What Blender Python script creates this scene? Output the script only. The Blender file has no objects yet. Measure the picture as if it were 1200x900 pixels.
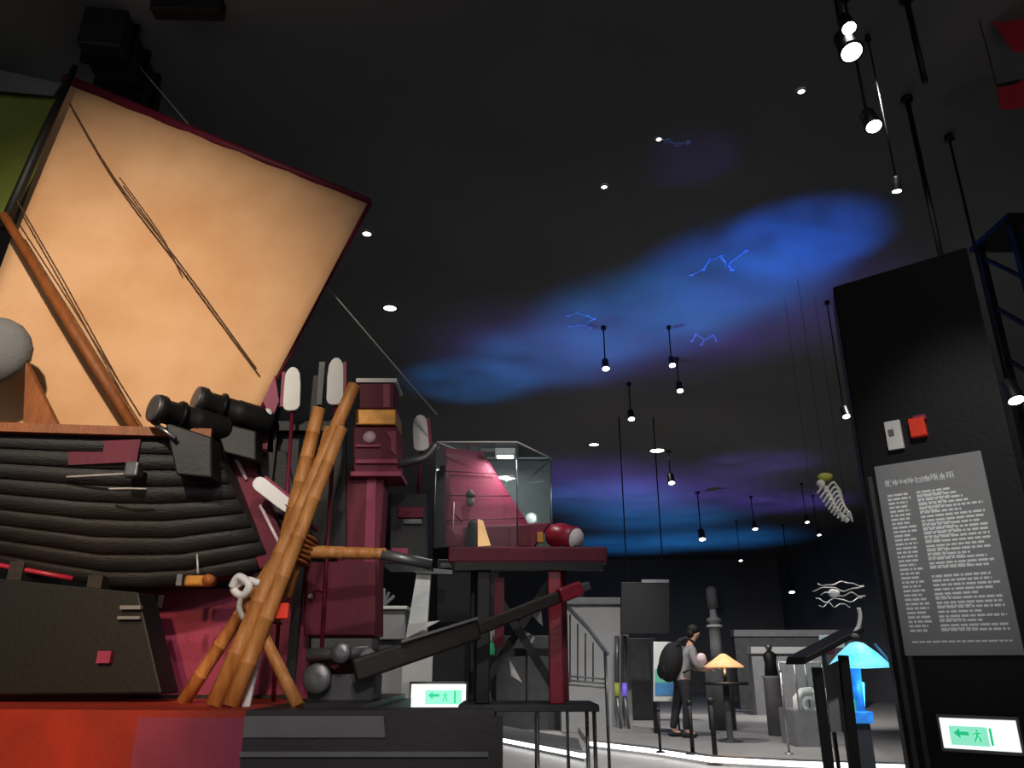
import bpy, math, random
from mathutils import Vector, Matrix
random.seed(7)
SC = bpy.context.scene
COL = SC.collection
PI = math.pi

# ------------------------------------------------------------------ camera, world, light, exposure
CAM = Vector((0, 0, 1.25)); PITCH = math.radians(20); FPX = 900.0
cd = bpy.data.cameras.new('camera'); cam = bpy.data.objects.new('camera', cd); COL.objects.link(cam)
cam.location = CAM; cam.rotation_euler = (PI/2 + PITCH, 0, 0)
cd.sensor_width = 36; cd.lens = 36*FPX/1200; cd.clip_end = 200
SC.camera = cam
w = bpy.data.worlds.new('world'); SC.world = w; w.use_nodes = True
w.node_tree.nodes['Background'].inputs[0].default_value = (0.5, 0.5, 0.52, 1)
w.node_tree.nodes['Background'].inputs[1].default_value = 0.75
SC.view_settings.view_transform = 'Standard'; SC.view_settings.look = 'None'
SC.view_settings.exposure = 0.0; SC.view_settings.gamma = 1.0; SC.view_settings.use_curve_mapping = False

CT, ST = math.cos(PITCH), math.sin(PITCH)
def ray(u, v):
    x = (u-600)/FPX; y = (450-v)/FPX
    return Vector((x, CT - y*ST, ST + y*CT))
def P(u, v, Y):                     # the point at distance Y along the hall seen at (u, v)
    d = ray(u, v); return CAM + d*(Y/d.y)
def PZ(u, v, z):                    # the point at height z seen at (u, v)
    d = ray(u, v); return CAM + d*((z-CAM.z)/d.z)

def light(name, kind, loc, energy, color=(1, 1, 1), target=None, size=45, blend=0.6, radius=0.08, scale=(1, 1, 1)):
    l = bpy.data.lights.new(name, kind); o = bpy.data.objects.new(name, l); COL.objects.link(o)
    l.energy = energy; l.color = color; o.location = loc
    if kind == 'SPOT':
        l.spot_size = math.radians(size); l.spot_blend = blend; l.shadow_soft_size = radius
    if kind == 'POINT': l.shadow_soft_size = radius
    if kind == 'AREA': l.size = radius
    if target is not None:
        o.rotation_euler = (Vector(target) - Vector(loc)).to_track_quat('-Z', 'Y').to_euler()
    o.scale = scale
    return o
def gobo(o, scale, lo, hi, warp=0.5):   # a cloud slide in the projector
    l = o.data; l.use_nodes = True; nt = l.node_tree; em = nt.nodes['Emission']
    g = nt.nodes.new('ShaderNodeNewGeometry'); n = nt.nodes.new('ShaderNodeTexNoise'); r = nt.nodes.new('ShaderNodeMapRange')
    nt.links.new(g.outputs['Incoming'], n.inputs['Vector']); n.inputs['Scale'].default_value = scale; n.inputs['Detail'].default_value = 4
    n.inputs['Distortion'].default_value = warp
    r.inputs['From Min'].default_value = lo; r.inputs['From Max'].default_value = hi
    nt.links.new(n.outputs['Fac'], r.inputs['Value']); nt.links.new(r.outputs[0], em.inputs['Strength'])

CEIL = 6.0
# warm spot on the sail, warm spot on the red plinth, spots on the exhibits and the panel
light('sail_spot', 'SPOT', (-1.8, 0.2, 4.4), 940, (1, .88, .72), P(70, 420, 4.6), 58, 1.0)
light('plinth_spot', 'SPOT', (-1.6, 0.0, 3.0), 620, (1, .62, .30), (-2.5, 3.9, .98), 38, 1.0)
light('rack_spot', 'SPOT', (-0.2, 0.6, 4.4), 300, (1, .92, .84), P(365, 640, 4.2), 24, 0.7)
light('front_fill', 'SPOT', (0.3, -1.2, 3.4), 300, (1, .92, .88), P(420, 780, 4.4), 30, 1.0)  # added fill from behind the camera for the low fronts
light('case_spot', 'SPOT', (1.2, 1.6, 5.4), 300, (1, .93, .90), P(590, 620, 5.2), 26, 0.9)
light('panel_spot', 'SPOT', (1.7, 1.6, 4.9), 300, (1, .98, .95), (2.62, 4.38, 2.30), 24, 1.0)
light('hall_spot', 'SPOT', (2.2, 12.0, 5.5), 800, (1, .97, .93), (2.4, 13, 0), 95, 0.8)
light('hall_spot', 'SPOT', (1.0, 18, 5.7), 1300, (1, .97, .93), (1.6, 19, 0), 100, 0.8)
light('hall_spot', 'SPOT', (6.0, 16, 5.7), 2200, (1, .97, .93), (7, 21, 1), 85, 0.8)  # added fill for the dark far counters
light('hall_spot', 'SPOT', (5.0, 9.5, 5.5), 600, (1, .97, .93), (5, 10.5, 0), 80, 0.8)
light('hall_spot', 'SPOT', (-0.6, 8.8, 5.5), 600, (1, .97, .93), (1.0, 12, .6), 60, 0.8)
light('hall_spot', 'SPOT', (2.8, 4.6, 5.6), 520, (1, .97, .93), (3.3, 7.8, 1.8), 60, 0.8)  # added to brighten the lectern arm and hanging pieces
light('hall_spot', 'SPOT', (1.6, 10.6, 5.5), 750, (1, .97, .93), (1.6, 16.2, 1.3), 36, 0.8)  # added to brighten the stair wall
light('hall_spot', 'SPOT', (-0.7, 5.2, 5.6), 620, (1, .97, .93), (-0.9, 6.7, .9), 32, 0.8)
# blue sky projectors throwing clouds on the ceiling
def sky(u, v, z, e, color, size, cloud=3.0, lo=.2, sc=(1, 1, 1)):
    t = PZ(u, v, CEIL); o = light('sky_projector', 'SPOT', (t.x, t.y, z), e, color, t, size, 0.75, 0.05, sc); gobo(o, cloud, lo, .62)
BLUE, DEEP, VIOLET = (.03, .30, .95), (.02, .16, 1.0), (.22, .13, .95)
sky(938, 284, 3.6, 560, DEEP, 52)
sky(875, 320, 3.6, 300, DEEP, 68)
sky(840, 345, 3.6, 220, BLUE, 74, lo=.05)
sky(750, 378, 3.6, 330, BLUE, 78, lo=.05)
sky(650, 420, 3.6, 260, BLUE, 74, lo=.05)
sky(555, 448, 3.6, 230, BLUE, 64, lo=.05)
sky(890, 365, 3.4, 120, VIOLET, 90, lo=0)
sky(760, 400, 3.4, 110, VIOLET, 90, lo=0)
sky(640, 415, 3.4, 110, VIOLET, 88, lo=0)
sky(810, 188, 4.6, 12, VIOLET, 44)  # small added spot standing in for a violet reflection
sky(705, 585, 2.6, 520, BLUE, 96, lo=-.2)
sky(770, 608, 2.6, 640, BLUE, 102, lo=-.2)
sky(745, 638, 2.4, 700, BLUE, 104, lo=-.2)
sky(845, 632, 2.4, 620, BLUE, 100, lo=-.2)
sky(690, 565, 2.6, 380, VIOLET, 98, lo=-.1)
sky(790, 580, 2.6, 420, VIOLET, 104, lo=-.1)
sky(885, 545, 3.6, 120, VIOLET, 80)
sky(920, 590, 3.4, 220, VIOLET, 90)

# ------------------------------------------------------------------ materials
MATS = {}
def s2l(c):
    return tuple((x/255/12.92 if x/255 <= .04045 else ((x/255+.055)/1.055)**2.4) for x in c)
def mat(name, rgb, rough=.6, metal=0.0, var=.25, vscale=6.0, bump=.15, bscale=40.0, stretch=(1, 1, 1), emit=0.0, spec=.4, rgb2=None):
    m = bpy.data.materials.new(name); m.use_nodes = True; nt = m.node_tree; b = nt.nodes['Principled BSDF']
    c = s2l(rgb); c2 = s2l(rgb2) if rgb2 else tuple(x*(1-var) for x in c)
    tc = nt.nodes.new('ShaderNodeTexCoord'); mp = nt.nodes.new('ShaderNodeMapping'); mp.inputs['Scale'].default_value = stretch
    nt.links.new(tc.outputs['Object'], mp.inputs['Vector'])
    n = nt.nodes.new('ShaderNodeTexNoise'); n.inputs['Scale'].default_value = vscale; n.inputs['Detail'].default_value = 5
    nt.links.new(mp.outputs[0], n.inputs['Vector'])
    cr = nt.nodes.new('ShaderNodeValToRGB'); cr.color_ramp.elements[0].position = .32; cr.color_ramp.elements[1].position = .68
    cr.color_ramp.elements[0].color = (*c2, 1); cr.color_ramp.elements[1].color = (*c, 1)
    nt.links.new(n.outputs['Fac'], cr.inputs[0]); nt.links.new(cr.outputs[0], b.inputs['Base Color'])
    b.inputs['Roughness'].default_value = rough; b.inputs['Metallic'].default_value = metal
    b.inputs['Specular IOR Level'].default_value = spec
    if bump:
        n2 = nt.nodes.new('ShaderNodeTexNoise'); n2.inputs['Scale'].default_value = bscale; nt.links.new(mp.outputs[0], n2.inputs['Vector'])
        bp = nt.nodes.new('ShaderNodeBump'); bp.inputs['Strength'].default_value = bump; bp.inputs['Distance'].default_value = .01
        nt.links.new(n2.outputs['Fac'], bp.inputs['Height']); nt.links.new(bp.outputs[0], b.inputs['Normal'])
    if emit:
        nt.links.new(cr.outputs[0], b.inputs['Emission Color']); b.inputs['Emission Strength'].default_value = emit
    MATS[name] = m
    return m
def glass(name, tint=(.92, .96, .96)):
    m = bpy.data.materials.new(name); m.use_nodes = True; nt = m.node_tree; nt.nodes.clear()
    out = nt.nodes.new('ShaderNodeOutputMaterial'); t = nt.nodes.new('ShaderNodeBsdfTransparent'); g = nt.nodes.new('ShaderNodeBsdfGlossy')
    mx = nt.nodes.new('ShaderNodeMixShader'); fr = nt.nodes.new('ShaderNodeLayerWeight'); pw = nt.nodes.new('ShaderNodeMath'); pw.operation = 'POWER'; pw.inputs[1].default_value = 5; ma = nt.nodes.new('ShaderNodeMath'); ma.operation = 'MULTIPLY_ADD'; ma.inputs[1].default_value = .4; ma.inputs[2].default_value = .03; nt.links.new(fr.outputs[1], pw.inputs[0]); nt.links.new(pw.outputs[0], ma.inputs[0])
    t.inputs[0].default_value = (*tint, 1); g.inputs['Roughness'].default_value = .03
    nt.links.new(ma.outputs[0], mx.inputs[0]); nt.links.new(t.outputs[0], mx.inputs[1]); nt.links.new(g.outputs[0], mx.inputs[2])
    nt.links.new(mx.outputs[0], out.inputs[0]); MATS[name] = m
glass('glass')
mat('ceiling', (112, 112, 112), .9, var=.3, vscale=.3, bump=.1)
mat('floor', (150, 148, 146), .38, var=.18, vscale=1.2, bump=.05)
mat('wall', (112, 112, 112), .8, var=.2, vscale=.6)
mat('grey_wall', (150, 150, 150), .75, var=.12, vscale=2)
mat('white_wall', (215, 215, 212), .7, var=.06)
mat('black', (22, 22, 23), .55, var=.3)
mat('black_panel', (11, 11, 12), .6, var=.2)
mat('black_metal', (26, 26, 28), .4, .6, var=.2)
mat('soft_black', (30, 30, 32), .85, var=.3, vscale=20)
mat('grey_metal', (120, 120, 122), .4, .7, var=.2)
mat('steel', (170, 170, 172), .3, .9, var=.15)
mat('dark_grey', (78, 78, 80), .7, var=.3)
mat('mid_grey', (118, 118, 120), .7, var=.2)
mat('plinth_lit_red', (176, 52, 34), .55, var=.3, vscale=3, rgb2=(140, 44, 30))  # plinth paint with the warm light put into its colour
mat('plinth_shaded', (58, 54, 58), .5, var=.3, vscale=3)  # same plinth away from the warm light, falloff painted as darker colour
mat('plinth_half_lit', (160, 64, 92), .6, var=.3, vscale=3)  # same plinth between lit and dark, falloff painted in
mat('wine', (104, 12, 42), .6, var=.35, vscale=5, stretch=(1, 1, .4))
mat('wine_light', (148, 48, 80), .5, var=.25, vscale=5)
mat('red_lac', (160, 34, 56), .35, var=.3, vscale=4)
mat('hull_wood', (37, 36, 36), .6, var=.45, vscale=4, stretch=(1, 6, 6), bump=.4, bscale=20)
mat('dark_wood', (44, 38, 36), .6, var=.4, vscale=5, stretch=(1, 5, 5), bump=.3)
mat('brown_wood', (150, 84, 38), .55, var=.35, vscale=6, stretch=(4, 4, 1), bump=.3)
mat('bamboo', (202, 140, 78), .5, var=.3, vscale=9, stretch=(3, 3, .6), bump=.25, rgb2=(168, 104, 48))
mat('gold', (196, 136, 58), .4, .35, var=.4, vscale=14)
mat('sailcloth', (226, 178, 134), .85, var=.12, vscale=1.6, bump=.35, bscale=160, rgb2=(206, 154, 108))
mat('sail_stain', (206, 196, 128), .85, var=.1, bump=.3, bscale=160)
mat('green_lit_cloth', (130, 142, 58), .85, var=.2, vscale=3, bump=.3, bscale=120)
mat('grey_cloth', (120, 120, 120), .9, var=.25, vscale=4, bump=.4, bscale=60)
mat('rope', (96, 66, 44), .9, var=.4, vscale=60)
mat('pale_rope', (176, 172, 166), .9, var=.25, vscale=60)
mat('white_paint', (232, 230, 226), .5, var=.08)
mat('pink_white', (236, 206, 212), .5, var=.1)
mat('lamp', (255, 252, 244), .5, var=0, bump=0, emit=14)
mat('lamp_soft', (255, 250, 240), .5, var=0, bump=0, emit=5)
mat('led', (255, 255, 255), .5, var=0, bump=0, emit=2.4)
mat('sign_white', (250, 255, 250), .5, var=0, bump=0, emit=.95)
mat('sign_green', (44, 205, 140), .5, var=0, bump=0, emit=.75)
mat('sign_mint', (150, 245, 210), .5, var=0, bump=0, emit=.8)
mat('panel_grey', (150, 150, 150), .6, var=.06)
mat('print_white', (252, 252, 252), .6, var=0, bump=0)
mat('alarm_red', (226, 62, 40), .4, var=.1, emit=.12)
mat('cyan_glow', (70, 225, 240), .4, var=.35, vscale=7, emit=.9, rgb2=(150, 215, 250))
mat('blue_glow', (60, 140, 226), .4, var=.3, vscale=8, emit=.6, rgb2=(24, 86, 150))
mat('green_glow', (60, 150, 110), .4, var=.2, emit=.35)
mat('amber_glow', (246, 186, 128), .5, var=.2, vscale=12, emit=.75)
mat('teal_print', (112, 200, 170), .6, var=.2)
mat('blue_print', (84, 150, 210), .6, var=.3)
mat('skin', (206, 160, 136), .6, var=.08)
mat('hair', (30, 26, 24), .7, var=.3, vscale=40)
mat('grey_shirt', (150, 148, 150), .85, var=.2, vscale=10)
mat('dark_trousers', (44, 44, 50), .9, var=.2)
mat('red_glow_cloth', (150, 24, 40), .9, var=.3, vscale=4)  # red glow put into the cloth colour
mat('bone', (226, 224, 214), .6, var=.2, vscale=20)
mat('yellow', (206, 200, 80), .6, var=.2)
mat('constellation', (150, 185, 225), .6, var=0, bump=0)
mat('olive_tube', (140, 150, 70), .5, var=.1, emit=.25)
mat('violet_tube', (120, 105, 220), .5, var=.1, emit=.35)

# ------------------------------------------------------------------ mesh helpers
class MB:
    def __init__(s): s.v = []; s.f = []; s.sm = []
    def add(s, vs, fs, smooth=False):
        o = len(s.v); s.v += [Vector(p) for p in vs]
        for f in fs: s.f.append([i+o for i in f]); s.sm.append(smooth)
        return s
    def box(s, c, d, R=None):
        c = Vector(c); h = Vector(d)/2; vs = []
        for x in (-1, 1):
            for y in (-1, 1):
                for z in (-1, 1):
                    p = Vector((x*h.x, y*h.y, z*h.z)); vs.append(c + (R @ p if R else p))
        return s.add(vs, [(0, 1, 3, 2), (4, 6, 7, 5), (0, 4, 5, 1), (2, 3, 7, 6), (0, 2, 6, 4), (1, 5, 7, 3)])
    def bar(s, a, b, wd, ht, up=(0, 0, 1)):          # square bar from a to b
        a, b = Vector(a), Vector(b); d = (b-a); L = d.length; d.normalize()
        u = Vector(up); x = d.cross(u)
        if x.length < 1e-4: x = d.cross(Vector((0, 1, 0)))
        x.normalize(); z = x.cross(d).normalized()
        return s.box((a+b)/2, (L, wd, ht), Matrix((d, x, z)).transposed())
    def tube(s, pts, r, n=10, caps=True):            # r number or list
        pts = [Vector(p) for p in pts]; k = len(pts); rs = r if isinstance(r, (list, tuple)) else [r]*k
        vs = []; ref = None
        for i, p in enumerate(pts):
            d = (pts[min(i+1, k-1)] - pts[max(i-1, 0)]).normalized()
            if ref is None:
                ref = d.cross(Vector((0, 0, 1)))
                if ref.length < .05: ref = d.cross(Vector((0, 1, 0)))
            x = (ref - d*ref.dot(d)).normalized(); ref = x; y = d.cross(x)
            for j in range(n):
                a = 2*PI*j/n; vs.append(p + (x*math.cos(a) + y*math.sin(a))*rs[i])
        fs = [(i*n+j, i*n+(j+1) % n, (i+1)*n+(j+1) % n, (i+1)*n+j) for i in range(k-1) for j in range(n)]
        s.add(vs, fs, True)
        if caps:
            o = len(s.v) - len(vs)
            s.f.append([o+j for j in reversed(range(n))]); s.sm.append(False)
            s.f.append([o+(k-1)*n+j for j in range(n)]); s.sm.append(False)
        return s
    def lathe(s, prof, origin, axis=(0, 0, 1), n=20, smooth=True, ring=False):   # prof: list of (radius, along)
        a = Vector(axis).normalized(); x = a.cross(Vector((0, 1, 0)))
        if x.length < .05: x = a.cross(Vector((1, 0, 0)))
        x.normalize(); y = a.cross(x); o = Vector(origin); vs = []
        for r, h in prof:
            for j in range(n):
                t = 2*PI*j/n; vs.append(o + a*h + (x*math.cos(t) + y*math.sin(t))*max(r, 1e-4))
        k = len(prof)
        fs = [(i*n+j, i*n+(j+1) % n, (i+1)*n+(j+1) % n, (i+1)*n+j) for i in range(k-1) for j in range(n)]
        if ring: fs += [((k-1)*n+j, (k-1)*n+(j+1) % n, (j+1) % n, j) for j in range(n)]
        else: fs += [tuple(reversed(range(n))), tuple((k-1)*n+j for j in range(n))]
        return s.add(vs, fs, smooth)
    def prism(s, poly, ext):                          # polygon of points thickened by a vector
        e = Vector(ext); n = len(poly); vs = [Vector(p) for p in poly] + [Vector(p)+e for p in poly]
        fs = [tuple(range(n)), tuple(reversed(range(n, 2*n)))] + [(i, i+n, (i+1) % n+n, (i+1) % n) for i in range(n)]
        return s.add(vs, fs)
    def grid(s, rows, thick=None, smooth=True):       # rows of points; thick: offset vector for the back
        m, n = len(rows), len(rows[0]); vs = [Vector(p) for r in rows for p in r]
        fs = [(i*n+j, i*n+j+1, (i+1)*n+j+1, (i+1)*n+j) for i in range(m-1) for j in range(n-1)]
        if thick is None: return s.add(vs, fs, smooth)
        t = Vector(thick); N = len(vs); vs += [p+t for p in vs[:N]]
        fs += [tuple(reversed([i+N for i in f])) for f in fs[:]]
        per = [(0, j) for j in range(n)] + [(i, n-1) for i in range(1, m)] + [(m-1, j) for j in range(n-2, -1, -1)] + [(i, 0) for i in range(m-2, 0, -1)]
        ids = [i*n+j for i, j in per]
        for a, b in zip(ids, ids[1:]+ids[:1]): fs.append((a, a+N, b+N, b))
        return s.add(vs, fs, smooth)
    def blob(s, c, r, n=14, m=9, R=None):             # ellipsoid
        c = Vector(c); r = Vector(r) if not isinstance(r, (int, float)) else Vector((r, r, r)); vs = []
        for i in range(m+1):
            th = PI*i/m
            for j in range(n):
                ph = 2*PI*j/n
                p = Vector((r.x*math.sin(th)*math.cos(ph), r.y*math.sin(th)*math.sin(ph), r.z*math.cos(th)))
                vs.append(c + (R @ p if R else p))
        fs = [(i*n+j, (i+1)*n+j, (i+1)*n+(j+1) % n, i*n+(j+1) % n) for i in range(m) for j in range(n)]
        return s.add(vs, fs, True)
    def build(s, name, m, parent=None, bevel=0):
        import bmesh
        me = bpy.data.meshes.new(name)
        org = parent_origin(parent)
        me.from_pydata([p-org for p in s.v], [], s.f)
        for p, q in zip(me.polygons, s.sm): p.use_smooth = q
        bm = bmesh.new(); bm.from_mesh(me); bmesh.ops.remove_doubles(bm, verts=bm.verts, dist=1e-5)
        bmesh.ops.recalc_face_normals(bm, faces=bm.faces); bm.to_mesh(me); bm.free()
        me.materials.append(MATS[m]); o = bpy.data.objects.new(name, me); COL.objects.link(o)
        if parent: o.parent = parent
        if bevel:
            b = o.modifiers.new('bevel', 'BEVEL'); b.width = bevel; b.segments = 2; b.limit_method = 'ANGLE'
        return o
def parent_origin(p):
    o = Vector((0, 0, 0))
    while p: o += p.location; p = p.parent
    return o
def tag(o, label, cat, group=None, kind=None):
    o['label'] = label; o['category'] = cat
    if group: o['group'] = group
    if kind: o['kind'] = kind
    return o
def thing(name, label, cat, loc, group=None):
    o = bpy.data.objects.new(name, None); COL.objects.link(o); o.location = loc
    return tag(o, label, cat, group)
def struct(o, label=None):
    o['kind'] = 'structure'
    if label: o['label'] = label
    return o
def rp(pts, k=4):                                     # smooth polyline
    pts = [Vector(p) for p in pts]; out = []
    for i in range(len(pts)-1):
        p0, p1, p2, p3 = pts[max(i-1, 0)], pts[i], pts[i+1], pts[min(i+2, len(pts)-1)]
        for j in range(k):
            t = j/k
            out.append(.5*((2*p1) + (p2-p0)*t + (2*p0-5*p1+4*p2-p3)*t*t + (3*p1-p0-3*p2+p3)*t**3))
    return out + [pts[-1]]

# ------------------------------------------------------------------ the hall
struct(MB().box((0, 16, -.1), (26, 44, .2)).build('floor', 'floor'), 'polished grey floor of the dark hall')
struct(MB().box((0, 16, CEIL+.1), (26, 44, .2)).build('ceiling', 'ceiling'), 'dark grey ceiling with blue projected sky')
struct(MB().box((0, 37.9, CEIL/2), (26, .2, CEIL)).build('wall_back', 'wall'), 'dark far wall of the hall')
struct(MB().box((-12.9, 16, CEIL/2), (.2, 44, CEIL)).build('wall_left', 'wall'), 'dark wall on the left of the hall')
struct(MB().box((12.9, 16, CEIL/2), (.2, 44, CEIL)).build('wall_right', 'wall'), 'dark wall on the right of the hall')

# low display platforms with lit edges
def platform(pts, h, m, label):
    o = MB().prism([Vector((p[0], p[1], 0.0)) for p in pts], (0, 0, h)).build('display_platform', m)
    return tag(o, label, 'platform')
A0, A1 = PZ(582, 862, .12), PZ(684, 881, .12)
B = [PZ(690, 867, .12), PZ(762, 875, .12), PZ(832, 885, .12), PZ(930, 890, .12), PZ(1060, 894, .12)]
platform([A0+Vector((0, .05, 0)), A1+Vector((0, .05, 0)), (A1.x+.1, A1.y+2.2, 0), (A0.x, A0.y+2.6, 0)], .10, 'dark_grey', 'low dark platform with a lit front edge beside the plinth')
platform([b+Vector((0, .06, 0)) for b in B] + [(B[-1].x+2.4, B[-1].y+9, 0), (B[0].x+.2, B[0].y+8, 0)], .10, 'floor', 'low grey platform with a curved lit edge under the visitor')
def led(pts, label):
    t = thing('light_strip', label, 'light strip', pts[0], 'lit platform edges')
    MB().tube([p+Vector((0, -.03, -.045)) for p in pts], .035, 8).build('diffuser', 'led', t)
    m = MB()
    for a, b in zip(pts, pts[1:]): m.bar(a+Vector((0, -.02, -.005)), b+Vector((0, -.02, -.005)), .10, .014)
    m.build('profile', 'steel', t)
led([A0, A1], 'short bright light strip on the platform edge beside the dark plinth')
led(B, 'long bright light strip along the curved platform edge below the visitor')

# ------------------------------------------------------------------ big plinth, lower left
PT = 1.06
pl = thing('display_plinth', 'wide low plinth carrying the boat, warm light falloff painted red to dark', 'plinth', (-1.5, 4.2, 0))
c0 = Vector((-.08, 3.6, 0)); c1 = Vector((-1.15, 3.6, 0)); c2 = Vector((-1.62, 3.62, 0)); c3 = Vector((-4.6, 3.95, 0))
cA = Vector((-.08, 3.76, 0)); cB = Vector((-.72, 3.84, 0)); c4 = Vector((-.72, 5.6, 0)); c5 = Vector((-2.0, 6.3, 0)); c6 = Vector((-4.6, 6.3, 0))
up = Vector((0, 0, PT-.03))
cM = Vector((-1.15, 5.6, 0))
MB().prism([p+Vector((0, 0, PT-.03)) for p in (c0, c1, cM, c4, cB, cA)], (0, 0, .03)).build('dark_top', 'plinth_shaded', pl)
MB().prism([p+Vector((0, 0, PT-.03)) for p in (c1, c2, c3, c6, c5, cM)], (0, 0, .03)).build('red_top', 'plinth_lit_red', pl)
def face(a, b, m, nm):
    d = (b-a).normalized(); n = Vector((d.y, -d.x, 0))
    if n.y > 0: n = -n
    MB().prism([a, b, b+up, a+up], -n*.04).build(nm, m, pl)
face(c0, c1, 'plinth_shaded', 'dark_front'); face(c1, c2, 'plinth_half_lit', 'wine_front'); face(c2, c3, 'plinth_lit_red', 'red_front'); face(cA, c0, 'plinth_shaded', 'dark_side'); face(c4, cB, 'plinth_shaded', 'dark_side')
MB().prism([c0+up*.0+Vector((-.02, .0, .88)), c1+Vector((0, 0, .88)), c1+Vector((0, 0, .90)), c0+Vector((-.02, 0, .90))], (0, -.02, 0)).build('groove_trim', 'mid_grey', pl)

MB().prism([P(288, 839, 3.6), P(450, 839, 3.6), P(452, 864, 3.6), P(286, 864, 3.6)], (0, -.012, 0)).build('front_plate', 'mid_grey', pl)
# ------------------------------------------------------------------ the sailing boat
boat = thing('sailing_boat', 'old planked wooden boat with a big tan sail and a red rudder', 'boat', (-2.4, 4.55, PT))
def sheer(x): return 2.44 + .03*((x+3.0)/1.4)**2
def keel(x):
    pts = [(-4.8, 2.02), (-3.6, 1.86), (-2.95, 1.77), (-2.28, 1.655), (-1.9, 1.66), (-1.3, 1.80)]
    for (a, b), (c, d) in zip(pts, pts[1:]):
        if x <= c: return b + (d-b)*max(0, (x-a)/(c-a))
    return pts[-1][1]
def cy(x): return 4.62 + .10*(x+1.5)
def beam(s): return .46*(.45 + .55*math.sin(PI*min(1, .18+s*.62)))if s < .6 else .46*(.45 + .55*math.sin(PI*min(1, .18+s*.62)))
def hp(s, t, side, off=0.0):
    x = -4.8 + s*((-1.72 + .34*t) + 4.8)
    zs, zk = sheer(x), keel(x); z = zs + (zk-zs)*t
    b = (beam(s))*(1-.8*t**1.7) + off
    return Vector((x, cy(x) - side*b, z))
NS = 16
def shell(side): return [[hp(i/NS, j/10, side, -.025) for j in range(11)] for i in range(NS+1)]
hb = MB(); near, far = shell(1), shell(-1)
hb.grid(near); hb.grid(far)
hb.add([p for pr in zip([r[0] for r in near], [r[0] for r in far]) for p in pr], [(2*i, 2*i+1, 2*i+3, 2*i+2) for i in range(NS)])
hb.add([p for pr in zip([r[-1] for r in near], [r[-1] for r in far]) for p in pr], [(2*i, 2*i+1, 2*i+3, 2*i+2) for i in range(NS)])
hb.add(near[-1] + list(reversed(far[-1])), [tuple(range(22))]); hb.add(near[0] + list(reversed(far[0])), [tuple(range(22))])
hull = hb.build('hull', 'hull_wood', boat)
NK = 9
for side in (1, -1):
    for k in range(NK):
        t0, t1 = k/NK, (k+1)/NK + .012
        rows = []
        for i in range(NS+1):
            a, b = hp(i/NS, t0, side, .0), hp(i/NS, min(t1, 1), side, .014)
            rows.append([a, a.lerp(b, .5)+Vector((0, -side*.004, 0)), b])
        MB().grid(rows, (0, side*.022, 0)).build('plank', 'hull_wood', hull)
def rail(side):
    pts = [hp(i/NS, 0, side, .01)+Vector((0, 0, .015)) for i in range(NS+1)]
    m = MB()
    for a, b in zip(pts, pts[1:]): m.bar(a, b+(b-a)*.02, .09, .05)
    return m
rail(1).build('gunwale', 'brown_wood', boat); rail(-1).build('gunwale', 'brown_wood', boat)
MB().tube([hp(i/NS, .985, 1, .02) for i in range(NS+1)][4:12], .014, 8).build('keel_stripe', 'red_lac', boat)
MB().prism([P(80, 519, 4.10), P(165, 514, 4.14), P(160, 541, 4.14), P(80, 545, 4.10)], (0, .03, 0)).build('name_board', 'wine', boat)
MB().box(P(157, 551, 4.1), (.075, .08, .085)).build('cleat', 'grey_metal', boat, .012)
MB().tube(rp([P(78, 559, 4.10), P(115, 557, 4.08), P(152, 555, 4.09)]), .006, 6).build('pale_line', 'pale_rope', boat)  # thin pale line along the hull side
MB().tube(rp([P(128, 573, 4.10), P(150, 572.5, 4.09), P(172, 573, 4.11)]), .006, 6).build('pale_line', 'pale_rope', boat)
# rudder and stern timbers
ra, rb = P(258, 508, 4.55), P(322, 655, 4.55)
rud = MB().prism([P(240, 512, 4.50), P(284, 510, 4.50), P(342, 655, 4.50), P(304, 668, 4.50)], (.0, .07, 0)).build('rudder', 'wine', boat, .01)
MB().tube([P(264, 514, 4.49), P(289, 562, 4.49)], .011, 8).build('edge_strip', 'pink_white', rud)
MB().tube([P(305, 592, 4.49), P(331, 645, 4.49)], .010, 8).build('edge_strip', 'pink_white', rud)
MB().box(P(262, 505, 4.5), (.15, .12, .07)).build('rudder_cap', 'gold', rud, .015)
MB().box(P(246, 517, 4.46), (.05, .08, .06)).build('peg', 'gold', rud, .01)
MB().prism([P(255, 486, 4.58), P(322, 500, 4.58), P(322, 532, 4.58), P(285, 530, 4.58), P(262, 508, 4.58)], (0, .25, 0)).build('transom_beam', 'wine', boat, .01)
MB().prism([P(285, 525, 4.62), P(335, 528, 4.62), P(352, 612, 4.62), P(318, 600, 4.62)], (0, .1, 0)).build('stern_board', 'hull_wood', boat, .01)
# sail, spars and rigging
TL, TR, BR, BL = P(80, 96, 4.72), P(430, 238, 4.80), P(286, 512, 4.72), P(-95, 575, 4.62)
def sp(a, b):
    p = TL.lerp(TR, a).lerp(BL.lerp(BR, a), b)
    return p + Vector((0, .10*math.sin(PI*a)*math.sin(PI*min(1, b*1.02)) + .006*math.sin(a*40)*(1-b), 0))
sail = MB().grid([[sp(i/24, j/24) for j in range(25)] for i in range(25)], (0, .006, 0)).build('sail', 'sailcloth', boat)
MB().tube([P(76, 92, 4.72), P(255, 166, 4.78), P(434, 236, 4.80)], [.040, .036, .024], 10).build('yard', 'wine', boat)
MB().tube([P(434, 238, 4.80), P(372, 352, 4.84), P(302, 488, 4.72)], .014, 8).build('leech_rope', 'wine', boat)
MB().tube([P(88, 78, 4.60), P(45, 172, 4.56), P(3, 268, 4.52)], [.022, .032, .034], 10).build('sprit', 'black', boat)
MB().tube([P(4, 252, 4.46), P(88, 390, 4.46), P(170, 522, 4.46)], [.030, .034, .034], 10).build('boom', 'brown_wood', boat)
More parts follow.
